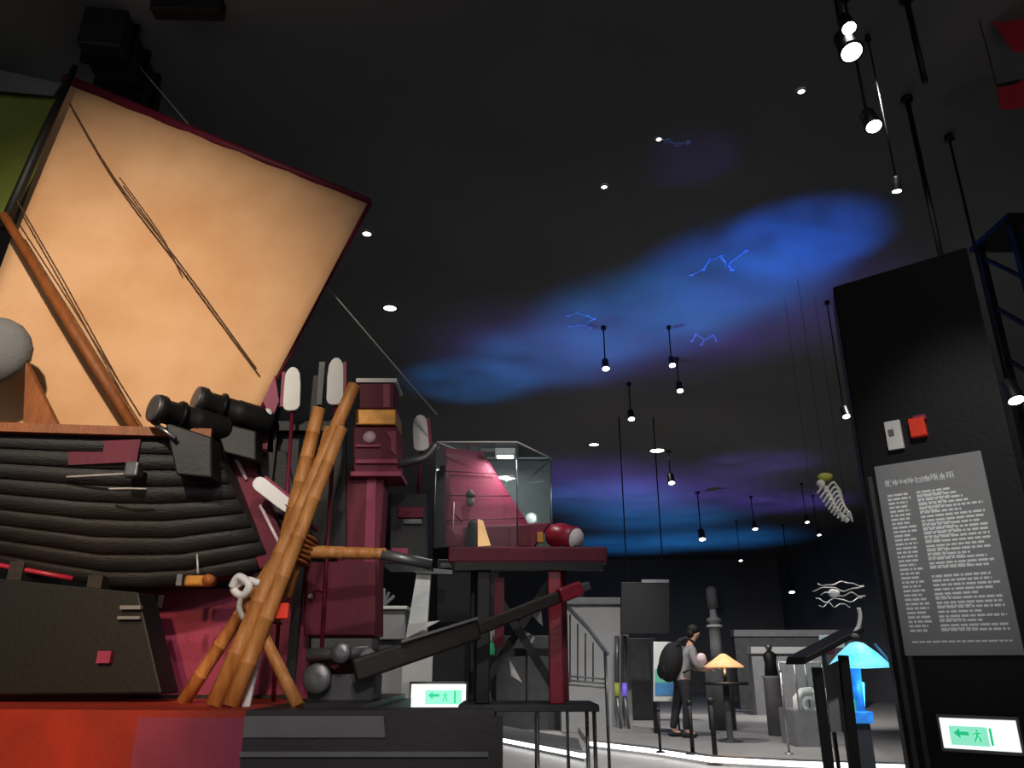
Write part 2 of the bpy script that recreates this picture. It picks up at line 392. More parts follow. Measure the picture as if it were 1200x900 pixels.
MB().tube([P(18, 232, 4.52), P(75, 330, 4.52), P(140, 448, 4.52)], .005, 6).build('sheet_rope', 'rope', boat)
MB().tube([P(22, 262, 4.52), P(80, 352, 4.52), P(165, 488, 4.5)], .005, 6).build('sheet_rope', 'rope', boat)
MB().tube(rp([P(82, 122, 4.64), P(132, 206, 4.66), P(210, 308, 4.68), P(300, 432, 4.66)]), .007, 6).build('halyard', 'rope', boat)
MB().tube(rp([P(140, 208, 4.66), P(185, 270, 4.68), P(208, 312, 4.68)]), .005, 6).build('halyard', 'rope', boat)
MB().tube([P(135, 45, 4.95), P(385, 338, 5.0), P(512, 486, 5.05)], .006, 6).build('stay_rope', 'pale_rope', boat)
MB().prism([P(30, 424, 4.30), P(80, 524, 4.24), P(26, 526, 4.24)], (0, .05, 0)).build('shadow_wedge', 'brown_wood', boat)  # added brown wedge painting a shadow on the sail
MB().blob(P(-10, 412, 4.30), (.24, .14, .22)).build('furled_bundle', 'grey_cloth', boat)
MB().tube([P(-20, 490, 4.35), P(-10, 440, 4.33)], .02, 8).build('bundle_post', 'dark_wood', boat)
# cloth beyond the sprit, green light put into its colour
q = [P(-70, 70, 5.25), P(92, 104, 5.25), P(10, 262, 5.2), P(-90, 300, 5.2)]
aft = MB().grid([[q[0].lerp(q[1], i/12).lerp(q[3].lerp(q[2], i/12), j/12)+Vector((0, .05*math.sin(PI*i/12), 0)) for j in range(13)] for i in range(13)], (0, .006, 0)).build('foresail', 'green_lit_cloth', boat)
MB().prism([P(-70, 66, 5.2), P(72, 98, 5.2), P(62, 112, 5.2), P(-70, 100, 5.2)], (0, .012, 0)).build('head_band', 'grey_cloth', aft)

# cradle under the hull, wine backing board
cr = thing('boat_cradle', 'black cradle box standing under the boat hull', 'cradle', (-2.6, 4.6, PT))
MB().prism([P(-60, 672, 4.30), P(162, 694, 4.30), P(190, 813, 4.30), P(-60, 815, 4.30)], (0, .22, 0)).build('body', 'black_panel', cr, .01)
MB().box(P(154, 712, 4.28), (.11, .03, .02)).build('bracket', 'mid_grey', cr); MB().box(P(152, 724, 4.28), (.12, .03, .015)).build('bracket', 'mid_grey', cr)
MB().box(P(123, 770, 4.28), (.07, .03, .06)).build('plate', 'wine_light', cr)
for x in (-2.75, -2.30):
    MB().prism([Vector((x-.04, 4.35, keel(x)-.14)), Vector((x-.04, 4.75, keel(x)-.14)), Vector((x-.04, 4.75, keel(x)-.005)), Vector((x-.04, 4.35, keel(x)+.05))], (.08, 0, 0)).build('chock', 'dark_wood', cr)
bb = thing('backing_board', 'wine red board standing behind the bamboo trestle', 'board', P(260, 818, 4.86))
MB().prism([P(158, 690, 4.86), P(360, 690, 4.86), P(360, 818, 4.86), P(150, 818, 4.86)], (0, .04, 0)).build('panel', 'wine_light', bb)
MB().box(P(188, 705, 4.84), (.025, .02, .075)).build('clip', 'white_paint', bb)
MB().box(P(255, 817, 4.9), (1.0, .2, .03)).build('foot', 'black', bb)

# two black cannon at the stern rail
def cannon(a, b, r, label):
    a, b = Vector(a), Vector(b); L = (b-a).length
    t = thing('cannon', label, 'cannon', a, 'cannon at the stern rail')
    MB().lathe([(r*.45, .03), (r*.5, 0), (r, 0), (r*1.06, .02), (r*1.06, .05), (r*.86, .07), (r*.92, L*.5), (r*1.0, L*.52), (r*1.0, L*.58), (r*1.05, L*.92), (r*.9, L*.97), (r*.3, L)], a, b-a, 24).build('barrel', 'black', t)
    MB().lathe([(r*.62, -.004), (r*.98, -.004), (r*.98, .004), (r*.62, .004)], a, b-a, 24).build('muzzle_ring', 'grey_metal', t)
    MB().lathe([(r*1.08, L*.3), (r*1.12, L*.31), (r*1.12, L*.34), (r*1.08, L*.35)], a, b-a, 24).build('band', 'black_metal', t)
    return t
can = cannon(P(180, 478, 4.02), P(268, 506, 4.38), .078, 'front black cannon with a grey muzzle above the gunwale')
MB().prism([P(193, 494, 4.06), P(248, 512, 4.12), P(248, 560, 4.12), P(206, 556, 4.08)], (0, .16, 0)).build('carriage', 'black', can, .01)
MB().tube([P(178, 494, 4.06), P(206, 514, 4.04)], .012, 8).build('elevating_rod', 'steel', can)
can = cannon(P(229, 468, 4.24), P(318, 497, 4.55), .080, 'rear black cannon lying against the red stern beam')
MB().prism([P(250, 492, 4.3), P(300, 505, 4.34), P(300, 540, 4.34), P(262, 530, 4.3)], (0, .14, 0)).build('carriage', 'black', can, .01)
# wooden block and rope knot under the stern
blk = thing('pulley_block', 'small gold brown pulley block hanging under the hull', 'pulley', P(232, 680, 4.36))
MB().box(P(234, 681, 4.36), (.15, .07, .06)).build('cheek', 'gold', blk, .015)
MB().lathe([(.03, -.04), (.03, .04)], P(246, 680, 4.36), (0, 1, 0), 14).build('sheave', 'brown_wood', blk)
MB().box(P(212, 680, 4.37), (.03, .05, .06)).build('shackle', 'grey_metal', blk)
MB().tube([P(232, 672, 4.36), P(231, 650, 4.40)], .006, 6).build('strop', 'pale_rope', blk)

# ------------------------------------------------------------------ bamboo trestle
tr = thing('bamboo_trestle', 'crossed bamboo poles lashed into a trestle in front of the stern', 'trestle', P(290, 826, 3.95))
def bamboo(a, b, r, parent, nm='pole', m='bamboo'):
    a, b = Vector(a), Vector(b); pts = []; rs = []; n = 7
    for i in range(n):
        for dt, k in ((0.02, 1.0), (.93, 1.0), (.955, 1.09), (.98, 1.02)):
            pts.append(a.lerp(b, (i+dt)/n)); rs.append(r*k*(1-.18*(i/n)))
    return MB().tube(pts[:-1], rs[:-1], 12).build(nm, m, parent)
def foot(u, v): return PZ(u, v, PT)
bamboo(foot(250, 829), P(416, 450, 4.12), .043, tr)
bamboo(foot(270, 829), P(401, 500, 4.04), .040, tr)
bamboo(foot(214, 824), P(366, 590, 4.10), .036, tr)
bamboo(foot(350, 829), P(282, 690, 4.02), .030, tr)
bamboo(P(322, 690, 4.14), P(374, 478, 4.18), .045, tr)
bamboo(P(335, 700, 4.10), P(386, 500, 4.10), .034, tr)
bamboo(P(330, 646, 4.02), P(452, 649, 4.18), .036, tr, 'cross_bar')
MB().tube([P(446, 649, 4.17), P(505, 662, 4.24)], .030, 10).build('cross_bar_tip', 'grey_metal', tr)
lash = MB()
for k in range(6):
    c = P(352-k*2.0, 628+k*5.5, 4.05); lash.lathe([(.088, -.008), (.098, 0), (.088, .008)], c, P(416, 450, 4.12)-P(250, 829, 3.9), 16)
lash.build('lashing', 'brown_wood', tr)
lash = MB()
for k in range(4):
    c = P(318-k*2.5, 706+k*6, 4.02); lash.lathe([(.085, -.007), (.094, 0), (.085, .007)], c, P(416, 450, 4.12)-P(250, 829, 3.9), 16)
lash.build('lashing', 'rope', tr)
MB().box(P(330, 716, 3.96), (.07, .03, .075)).build('tally_plate', 'alarm_red', tr, .006)
kn = thing('rope_knot', 'white rope knot tied to the bamboo trestle under the hull', 'rope', P(288, 690, 3.98))
m = MB(); m.tube(rp([P(272, 688, 3.94), P(280, 676, 3.92), P(292, 686, 3.90), P(284, 698, 3.92), P(274, 690, 3.95), P(288, 680, 3.96), P(306, 684, 3.98), P(314, 676, 4.02)], 5), .020, 8); m.build('loop', 'white_paint', kn)
MB().tube(rp([P(284, 696, 3.92), P(280, 712, 3.92), P(286, 726, 3.92)]), .014, 8).build('tail', 'pale_rope', kn)
wo = thing('white_stake', 'slim white stake leaning between the bamboo feet', 'stake', foot(288, 829))
MB().prism([foot(283, 828), foot(292, 828), P(306, 760, 4.02), P(299, 760, 4.02)], (0, .02, 0)).build('shaft', 'white_paint', wo)
MB().prism([P(299, 760, 4.02), P(306, 760, 4.02), P(304, 752, 4.03)], (0, .02, 0)).build('tip', 'pale_rope', wo)

# paddles with white blades
def paddle(pts, top, label, edge, Y, rad=.012, end=None):
    (u0, v0), (u1, v1), wd = pts                    # blade from lower to upper end, width in px
    a, b = P(u0, v0, Y), P(u1, v1, Y); L = (b-a).length; d = (b-a).normalized(); sd = Vector((d.z, 0, -d.x)).normalized()
    W = wd/225*Y/4.2/2
    t = thing('paddle', label, 'paddle', end if end is not None else a, 'white bladed paddles')
    prof = [(0, .35), (.04, .8), (.12, 1), (.6, 1), (.85, .85), (.95, .55), (1, .2)]
    poly = [a + d*L*s - sd*W*k for s, k in prof] + [a + d*L*s + sd*W*k for s, k in reversed(prof)]
    bl = MB().prism(poly, (0, .022, 0)).build('blade', 'white_paint', t, .004)
    MB().prism([a+d*L*.1+sd*W*edge*1.0, a+d*L*.9+sd*W*edge*.85, a+d*L*.9+sd*W*edge*1.25, a+d*L*.1+sd*W*edge*1.35], (0, .02, 0)).build('edge_band', 'wine_light', bl)
    MB().tube([a+d*L*.15+Vector((0, .035, 0)), top], rad, 8).build('shaft', 'wine', t)
    return t
def down(u, v, Y, z=PT): p = P(u, v, Y); return Vector((p.x, p.y, z))
paddle(((341, 481), (343, 430), 22), down(338, 640, 4.5), 'grey white paddle blade standing nearest the tan sail', -1, 4.45, end=down(338, 640, 4.5))
paddle(((392, 474), (394, 419), 22), down(388, 640, 4.5), 'white paddle blade standing behind the tips of the bamboo poles', 1, 4.45, end=down(388, 640, 4.5))
paddle(((494, 528), (492, 486), 20), P(490, 577, 5.22), 'oval white paddle blade standing right of the red post', 1, 5.2, end=P(490, 577, 5.22))
paddle(((298, 562), (352, 604), 18), P(372, 622, 4.30), 'white paddle lying slantwise behind the bamboo trestle', -1, 4.32, end=P(352, 604, 4.32))
pr = thing('paddle_rack', 'black rack with uprights holding the white paddles', 'rack', down(365, 640, 4.6))
for u in (325, 372):
    p = P(u, 440 if u == 372 else 462, 4.58); MB().bar((p.x, 4.6, PT), (p.x, 4.6, p.z), .05, .04).build('upright', 'black', pr)
MB().bar(P(318, 500, 4.6), P(405, 500, 4.6), .04, .06).build('rail', 'black', pr)
MB().prism([P(318, 505, 4.66), P(405, 505, 4.66), P(405, 648, 4.66), P(330, 648, 4.66)], (0, .03, 0)).build('back_board', 'black', pr)
MB().prism([P(308, 470, 4.5), P(322, 440, 4.5), P(327, 470, 4.5), P(318, 492, 4.5)], (0, .03, 0)).build('pennant', 'wine_light', pr)
MB().blob(P(313, 486, 4.48), (.035, .03, .04)).build('pompom', 'white_paint', pr)
MB().prism([P(374, 424, 4.56), P(381, 424, 4.56), P(377, 474, 4.56), P(371, 474, 4.56)], (0, .02, 0)).build('grip', 'mid_grey', pr)

# ------------------------------------------------------------------ red lacquered post with an emblem
po = thing('lacquered_post', 'tall wine red post with gold band and white round emblem', 'post', down(425, 740, 4.75))
Y = 4.72
def slab(u0, u1, v0, v1, Y, depth, nm, m, parent, bev=.008, z0=None):
    a, b = P(u0, v0, Y), P(u1, v0, Y); c, d = P(u1, v1, Y), P(u0, v1, Y)
    if z0 is not None: c = Vector((b.x, Y, z0)); d = Vector((a.x, Y, z0))
    return MB().prism([a, b, c, d], (0, depth, 0)).build(nm, m, parent, bev)
slab(402, 450, 556, 745, Y, .20, 'shaft', 'wine', po, z0=PT)
MB().prism([P(430, 560, Y-.012), P(441, 560, Y-.012), P(436, 740, Y-.012), P(424, 740, Y-.012)], (0, .012, 0)).build('fillet', 'wine_light', po)
hd = slab(414, 466, 500, 556, Y-.04, .26, 'emblem_box', 'wine', po)
em = MB().lathe([(.001, -.012), (.036, -.010), (.040, 0)], P(433, 512, Y-.045), (0, -1, .1), 18).build('emblem', 'pink_white', hd)
slab(416, 446, 520, 524, Y-.055, .02, 'moulding', 'wine_light', hd, .003); slab(416, 466, 538, 543, Y-.06, .03, 'moulding', 'wine_light', hd, .003)
slab(410, 470, 552, 558, Y-.07, .30, 'moulding', 'wine_light', hd, .004)
MB().prism([P(452, 505, Y-.05), P(464, 505, Y-.05), P(464, 534, Y-.05), P(458, 528, Y-.05), P(458, 515, Y-.05)], (0, .02, 0)).build('corner_carving', 'wine_light', hd)
slab(416, 464, 479, 498, Y-.05, .27, 'gold_band', 'gold', po)
hc = slab(420, 462, 448, 479, Y-.03, .24, 'head_box', 'wine', po)
slab(417, 465, 443, 448, Y-.05, .28, 'cap', 'white_paint', po, .003)  # white strip paints the lit top edge of the post
MB().prism([P(449, 450, Y-.035), P(457, 450, Y-.035), P(457, 477, Y-.035), P(449, 477, Y-.035)], (0, .01, 0)).build('inlay', 'wine_light', hc)
MB().tube(rp([P(462, 545, Y+.05), P(485, 540, Y), P(500, 535, Y), P(512, 520, Y)]), [.03]*12+[.02], 8).build('bracket', 'grey_metal', po)
slab(356, 440, 658, 745, Y-.06, .3, 'skirt', 'wine', po)
MB().blob(P(364, 699, Y-.07), .016).build('rivet', 'pink_white', po)
MB().tube([P(372, 690, Y-.07), P(384, 694, Y-.07)], .007, 6).build('hinge', 'wine_light', po)
MB().tube([P(384, 672, Y-.07), P(384, 684, Y-.07)], .006, 6).build('hinge', 'wine_light', po)

# iron windlass at the foot of the post
wn = thing('iron_windlass', 'dark grey iron windlass with round drums on the plinth', 'windlass', down(395, 800, 4.45))
slab(362, 438, 790, 828, 4.42, .3, 'bed', 'dark_grey', wn, .01, z0=PT)
for u, v, r in ((372, 795, .07), (400, 765, .05)):
    c = P(u, v, 4.36); MB().lathe([(r*.3, -.03), (r, -.03), (r*1.1, -.02), (r*1.1, .0), (r*.8, .02), (r*.8, .22)], c, (0, 1, 0), 20).build('drum', 'grey_metal', wn)
MB().tube([P(360, 768, 4.38), P(432, 764, 4.40)], .035, 12).build('axle', 'grey_metal', wn)
MB().blob(P(431, 771, 4.34), (.045, .045, .05)).build('knob', 'mid_grey', wn)
slab(364, 436, 748, 762, 4.5, .2, 'top_plate', 'dark_grey', wn)
slab(414, 436, 762, 800, 4.48, .18, 'cheek', 'dark_grey', wn)

# long dark sculling oar
oar = thing('sculling_oar', 'long dark wooden sculling oar with a red tip slanting up to the right', 'oar', P(432, 778, 4.28))
a, b, c = P(415, 786, 4.26), P(560, 737, 4.55), P(684, 688, 4.86)
MB().bar(a, b, .06, .115).build('blade', 'dark_wood', oar, .015); MB().bar(b, c, .05, .07).build('loom', 'dark_wood', oar, .012)
MB().bar(P(655, 699, 4.76), P(680, 689, 4.82), .075, .085).build('tip', 'red_lac', oar, .012)
MB().bar(P(676, 691, 4.81), P(690, 686, 4.85), .05, .05).build('end_cap', 'grey_metal', oar, .01)
MB().bar(P(470, 752, 4.30), P(560, 724, 4.49), .02, .012).build('wear_strip', 'mid_grey', oar)

# dark chest between post and case
ch = thing('dark_chest', 'small black wooden chest bracketed to the red post beside the glass case', 'chest', down(482, 640, 5.2))
slab(456, 502, 578, 655, 5.15, .3, 'body', 'black', ch, .01)
slab(446, 500, 655, 661, 4.95, .45, 'bracket', 'black_metal', ch, .003)
slab(466, 496, 594, 607, 5.13, .04, 'latch_plate', 'wine', ch)
slab(472, 494, 608, 614, 5.125, .03, 'hasp', 'mid_grey', ch)
slab(458, 478, 642, 655, 5.13, .03, 'label_plate', 'wine_light', ch)

# ------------------------------------------------------------------ exhibit stand, red trestle table, glass case
SZ = 1.02
st = thing('exhibit_stand', 'slim black shelf stand on thin steel legs under the red trestle', 'stand', (.18, 5.15, 0))
x0, x1, y0, y1 = -.32, .52, 4.95, 5.5
MB().box(((x0+x1)/2, (y0+y1)/2, SZ-.02), (x1-x0, y1-y0, .04)).build('shelf', 'dark_grey', st, .006)
for x, y in ((x0+.03, y0+.03), (x1-.03, y0+.03), (x0+.03, y1-.03), (x1-.03, y1-.03), (.15, y0+.02)):
    MB().tube([(x, y, 0), (x, y, SZ-.04)], .012, 8).build('leg', 'steel', st)
    
tb = thing('red_trestle', 'dark red trestle table with crossed legs carrying the glass case', 'table', (.15, 5.2, SZ))
TZ = P(600, 650, 5.0).z
MB().box((.10, 5.24, TZ), (1.02, .50, .10)).build('table_top', 'wine', tb, .012)
MB().bar((-.36, 4.98, TZ-.075), (.58, 4.98, TZ-.075), .04, .05).build('apron', 'black', tb)
for x, y, m in ((-.18, 5.04, 'black'), (.27, 5.04, 'red_lac'), (-.24, 5.42, 'black'), (.33, 5.42, 'wine')):
    MB().bar((x, y, SZ), (x, y, TZ-.05), .085, .07, (0, 1, 0)).build('leg', m, tb, .008)
MB().bar((-.16, 5.06, TZ-.15), (.25, 5.06, SZ+.1), .04, .05).build('brace', 'black', tb); MB().bar((-.18, 5.12, SZ+.1), (.25, 5.12, TZ-.15), .04, .05).build('brace', 'black', tb)
MB().box((-.08, 5.05, TZ-.35), (.06, .05, .42)).build('strut', 'wine', tb)
MB().bar((-.18, 5.4, SZ+.3), (.33, 5.4, SZ+.3), .04, .05).build('stretcher', 'dark_grey', tb)

gc = thing('glass_case', 'square glass display case with pale edges on the red trestle', 'display case', (.06, 5.25, TZ+.05))
CX0, CX1, CY0, CY1, CZ0 = -.36, .25, 5.04, 5.46, TZ+.05
CZ1 = P(600, 519, 5.04).z
base = [Vector((-.36, 5.04, 0)), Vector((.035, 5.02, 0)), Vector((.25, 5.44, 0)), Vector((-.10, 5.46, 0))]
base = [Vector((P(512, 520, 5.02).x, 5.02, 0)), Vector((P(606, 518, 5.02).x, 5.02, 0)), Vector((P(646, 571, 5.46).x, 5.46, 0)), Vector((P(560, 572, 5.46).x, 5.46, 0))]
zz = lambda p, z: Vector((p.x, p.y, z))
cen = sum(base, Vector())/4
for i in range(4):
    p, q2 = base[i], base[(i+1) % 4]
    n = ((p+q2)/2-cen).normalized()*.006
    MB().prism([zz(p, CZ0), zz(q2, CZ0), zz(q2, CZ1), zz(p, CZ1)], -n).build('pane', 'glass', gc)
    MB().tube([zz(p, CZ0), zz(p, CZ1)], .005 if i in (1, 2) else .003, 6).build('edge', 'steel', gc)
    MB().tube([zz(p, CZ1), zz(q2, CZ1)], .006, 6).build('edge', 'white_paint', gc)
MB().prism([zz(p, CZ1) for p in base], (0, 0, .006)).build('lid', 'glass', gc)
MB().prism([zz(base[2], CZ0)+Vector((-.01, .012, 0)), zz(base[3], CZ0)+Vector((.01, .012, 0)), zz(base[3], CZ1)+Vector((.01, .012, 0)), zz(base[2], CZ1)+Vector((-.01, .012, 0))], (0, .01, 0)).build('backing', 'mid_grey', gc)  # added grey sheet standing for something lit behind the case
cl = P(592, 534, 5.12)
lb = MB().box((cl.x, 5.16, CZ1-.04), (.14, .10, .05)).build('light_box', 'white_paint', gc, .006)
MB().box((cl.x, 5.16, CZ1-.068), (.11, .07, .006)).build('lens', 'lamp_soft', lb)
MB().box((cl.x-.12, 5.16, CZ1-.02), (.10, .03, .02)).build('cable_tray', 'grey_metal', gc)
light('case_lamp', 'AREA', (cl.x, 5.16, CZ1-.08), 2.5, (1, .95, .9), (cl.x-.05, 5.2, CZ0), radius=.1)

# red model inside and beside the case
rs = thing('red_ship_model', 'red ship model with a slanting red sail inside the glass case', 'ship model', (0, 5.3, CZ0))
qa = [P(519, 524, 5.10), P(566, 530, 5.22), P(632, 634, 5.30), P(522, 640, 5.12)]
MB().grid([[qa[0].lerp(qa[1], i/8).lerp(qa[3].lerp(qa[2], i/8), j/8)+Vector((0, .03*math.sin(PI*j/8), 0)) for j in range(9)] for i in range(9)], (0, .012, 0)).build('sail', 'wine_light', rs)
MB().tube([P(548, 520, 5.2), P(548, 642, 5.2)], .010, 8).build('mast', 'wine', rs)
MB().prism([P(524, 618, 5.16), P(646, 612, 5.2), P(626, 642, 5.18), P(532, 644, 5.16)], (0, .12, 0)).build('hull', 'wine', rs, .012)
MB().box(P(633, 630, 5.17), (.045, .03, .07)).build('stern_plate', 'gold', rs, .006)
for k in range(3): MB().tube([qa[0].lerp(qa[3], .25+.25*k)+Vector((0, -.006, 0)), qa[1].lerp(qa[2], .25+.25*k)+Vector((0, -.006, 0))], .004, 6).build('batten', 'wine', rs)
fg = thing('carved_figure', 'small carved figure in dark and gold robe inside the case', 'figurine', P(553, 641, 5.10))
c = P(552, 605, 5.10)
MB().lathe([(.050, 0), (.045, .05), (.032, .11), (.034, .15), (.012, .175)], P(553, 641, 5.10), (0, 0, 1), 14).build('robe', 'soft_black', fg)
MB().prism([P(560, 608, 5.05), P(566, 610, 5.05), P(575, 639, 5.05), P(560, 640, 5.05)], (0, .02, 0)).build('gold_sash', 'amber_glow', fg)  # sash brightened by its own emission, not a lamp
MB().blob(P(551, 588, 5.10), (.028, .026, .034)).build('head', 'mid_grey', fg)
MB().lathe([(.034, 0), (.03, .02), (.006, .05)], P(551, 582, 5.10), (0, 0, 1), 12).build('hat', 'dark_grey', fg)
MB().tube([P(542, 612, 5.06), P(530, 600, 5.03), P(531, 590, 5.03)], .010, 8).build('sleeve', 'wine_light', fg)
MB().tube([P(531, 622, 5.02), P(532, 588, 5.02)], .004, 6).build('staff', 'pink_white', fg)
dr = thing('red_drum', 'small red drum with a white skin at the end of the red trestle', 'drum', (.55, 5.2, TZ+.05))
a, b = P(648, 627, 5.22), P(675, 632, 5.08)
MB().lathe([(.075, 0), (.088, .05), (.088, .10), (.078, (b-a).length)], a, b-a, 20).build('shell', 'red_lac', dr)
MB().lathe([(.001, 0), (.072, 0), (.072, .006), (.001, .010)], b, b-a, 20).build('skin', 'white_paint', dr)
MB().lathe([(.080, -.012), (.084, -.006), (.080, 0)], b, b-a, 20).build('rim', 'wine_light', dr)
MB().box((.38, 5.14, TZ+.06), (.14, .14, .02)).build('stand', 'black', dr)

# ------------------------------------------------------------------ partitions and exit sign behind the plinth
YP = 6.6
pa = thing('white_partition', 'white display partition with a tall post behind the plinth', 'partition', down(490, 800, YP, 0))
slab(472, 512, 757, 830, YP, .12, 'panel', 'white_wall', pa, .005, z0=0)
MB().prism([P(489, 668, YP+.02), P(505, 668, YP+.02), P(499, 757, YP+.02), P(474, 757, YP+.02)], (0, .08, 0)).build('post', 'white_wall', pa)
MB().prism([P(476, 748, YP-.02), P(478, 732, YP-.02), P(516, 727, YP-.02)], (0, .02, 0)).build('gusset', 'white_paint', pa)
MB().prism([P(486, 664, YP), P(530, 668, YP), P(530, 673, YP), P(486, 671, YP)], (0, .1, 0)).build('top_rail', 'mid_grey', pa)
gp = thing('grey_partition', 'grey display partition standing beside the white partition', 'partition', down(440, 800, YP+.3, 0))
slab(408, 473, 764, 830, YP+.3, .12, 'panel', 'grey_wall', gp, .005, z0=0)
slab(350, 410, 790, 830, YP+.4, .12, 'return_panel', 'dark_grey', gp, .005, z0=0)
bx = thing('white_box', 'pale grey box with a small ornament on the grey partition', 'box', P(452, 764, YP+.34))
slab(430, 475, 714, 750, YP+.28, .25, 'body', 'grey_wall', bx, .01); slab(428, 477, 710, 714, YP+.26, .29, 'lid', 'white_wall', bx, .004)
slab(440, 466, 750, 764, YP+.3, .15, 'pedestal', 'dark_grey', bx, .004)
orn = thing('coral_ornament', 'small grey twisted ornament on the lid of the pale box', 'ornament', P(448, 711, YP+.36))
m = MB()
for k in range(5): m.tube(rp([P(448, 711, YP+.36), P(442+k*4, 702-k % 2*3, YP+.36), P(438+k*6, 690+abs(k-2)*4, YP+.36)]), .014, 6)
m.build('branch', 'mid_grey', orn); MB().lathe([(.06, 0), (.05, .015)], P(448, 711, YP+.36), (0, 0, 1), 14).build('foot', 'dark_grey', orn)
dw = thing('sign_stand', 'dark panel behind the trestle that carries the green exit sign', 'sign stand', down(530, 800, 6.4, 0))
slab(508, 582, 745, 860, 6.46, .08, 'board', 'black', dw, .004, z0=0); slab(468, 582, 832, 860, 6.44, .12, 'plinth', 'black', dw, .004, z0=0)
scn = thing('dark_screen', 'dark hanging screen behind the chest and the glass case', 'screen', down(540, 700, 6.9, 0))
slab(512, 585, 655, 730, 6.9, .06, 'board', 'black', scn); slab(516, 582, 660, 666, 6.88, .02, 'frame_rail', 'dark_grey', scn)
slab(540, 548, 730, 800, 6.92, .04, 'post', 'black', scn, .004, z0=0)

def exit_sign(c, ex, size, name_label, mirror=False):
    w2, h2 = size; ex = Vector(ex).normalized(); ez = Vector((0, 0, 1)); n = ex.cross(ez).normalized()
    if n.y > 0: n = -n
    c = Vector(c)
    def pt(x, z, o=0): return c + ex*x + ez*z + n*o
    def poly(ps, o, th, m, nm, par): return MB().prism([pt(x, z, o) for x, z in ps], n*th).build(nm, m, par)
    t = thing('exit_sign', name_label, 'exit sign', c - n*.0, 'lit exit signs')
    poly([(-w2, -h2), (w2, -h2), (w2, h2), (-w2, h2)], -.03, .045, 'grey_metal', 'housing', t)
    k = .93
    fc = poly([(-w2*k, -h2*.82), (w2*k, -h2*.82), (w2*k, h2*.82), (-w2*k, h2*.82)], .015, .004, 'sign_white', 'face', t)
    g0, g1 = (-.72*w2, .22*w2) if not mirror else (-.45*w2, .80*w2)
    poly([(g0, -h2*.62), (g1, -h2*.62), (g1, h2*.40), (g0, h2*.40)], .019, .002, 'sign_mint', 'green_field', fc)
    # arrow
    ax = g0+.10*w2
    poly([(ax, .02*h2), (ax+.16*w2, .30*h2), (ax+.16*w2, .12*h2), (ax+.38*w2, .12*h2), (ax+.38*w2, -.08*h2), (ax+.16*w2, -.08*h2), (ax+.16*w2, -.26*h2)], .021, .002, 'sign_green', 'arrow', fc)
    # running man through a doorway
    mx = g0+.68*w2; s = h2*.5
    man = MB(); o = .021
    for ps in ([(-.12, .25), (.12, .25), (.10, -.15), (-.10, -.15)], [(-.10, -.1), (.06, -.1), (-.28, -.75), (-.42, -.70)], [(-.02, -.1), (.14, -.15), (.36, -.45), (.28, -.80), (.16, -.78), (.20, -.5)],
               [(-.1, .25), (-.1, .12), (-.42, -.05), (-.45, .06)], [(.08, .25), (.08, .10), (.42, .12), (.42, .22)]):
        man.prism([pt(mx+x*s, z*s-.02*h2, o) for x, z in ps], n*.002)
    man.lathe([(.11*s, 0), (.11*s, .002)], pt(mx+.03*s, .42*s-.02*h2, o), n, 12)
    man.build('running_man', 'sign_green', fc)
    dx = g0+.98*w2
    poly([(dx, -.55*h2), (dx+.06*w2, -.55*h2), (dx+.06*w2, .36*h2), (dx, .36*h2)], .021, .002, 'sign_green', 'doorway', fc)
    return t
exit_sign(P(514, 815, 6.36), (1, .02, 0), (.225, .10), 'green lit exit sign on the dark panel behind the plinth', True)

# ------------------------------------------------------------------ stair railing and grey walls in mid hall
sw = thing('stair_wall', 'grey wall block behind the stair railing', 'wall block', down(705, 760, 16.2, 0))
slab(655, 735, 706, 830, 16.2, .3, 'block', 'grey_wall', sw, .01, z0=.0); slab(655, 728, 700, 708, 16.1, .4, 'coping', 'mid_grey', sw, .01)
rl = thing('stair_railing', 'steel stair railing with slanting handrail right of the red trestle', 'railing', down(680, 800, 8.2, 0))
MB().tube([P(662, 708, 8.0), P(690, 737, 8.15), P(712, 767, 8.3)], .022, 8).build('handrail', 'white_paint', rl)
MB().tube([P(664, 712, 8.0), P(660, 700, 8.0), P(656, 760, 8.0)], .016, 8).build('upper_post', 'steel', rl)
for u, vt in ((662, 708), (709, 764)):
    p = P(u, vt, 8.2 if u > 690 else 8.0); MB().tube([p, Vector((p.x, p.y, 0))], .016, 8).build('post', 'steel', rl)
for k in range(4):
    u = 668+k*9; p = P(u, 720+k*11, 8.05+.05*k); q2 = P(u, 800, 8.05+.05*k); MB().tube([p, q2], .007, 6).build('baluster', 'dark_grey', rl)
for k in range(3): MB().tube([P(662, 792+k*5, 8.02), P(710, 796+k*5, 8.25)], .010, 6).build('lower_rail', 'white_paint', rl)
tw = thing('white_tent_card', 'pale triangular cards propped under the red trestle', 'card', P(615, 800, 5.32))
MB().prism([P(600, 733, 5.30), P(629, 746, 5.30), P(617, 762, 5.30)], (0, .015, 0)).build('sheet', 'white_paint', tw)
MB().prism([P(633, 704, 5.31), P(636, 734, 5.31), P(619, 716, 5.31)], (0, .015, 0)).build('sheet', 'white_wall', tw)
MB().prism([P(596, 770, 5.30), P(612, 800, 5.30), P(599, 792, 5.30)], (0, .015, 0)).build('sheet', 'white_paint', tw)
MB().bar(P(617, 757, 5.325), P(617, 822, 5.325), .012, .012).build('easel', 'black', tw)
gl = thing('green_lamp', 'small green lamp with white top on the exhibit stand', 'lamp', Vector((P(574, 790, 5.3).x, 5.3, SZ)))
p = P(574, 760, 5.3)
MB().lathe([(.030, 0), (.034, .06), (.02, .075)], P(574, 767, 5.3), (0, 0, 1), 14).build('globe', 'green_glow', gl)
MB().lathe([(.032, 0), (.030, .07), (.012, .08)], P(576, 752, 5.3), (0, 0, 1), 14).build('cap', 'white_paint', gl)
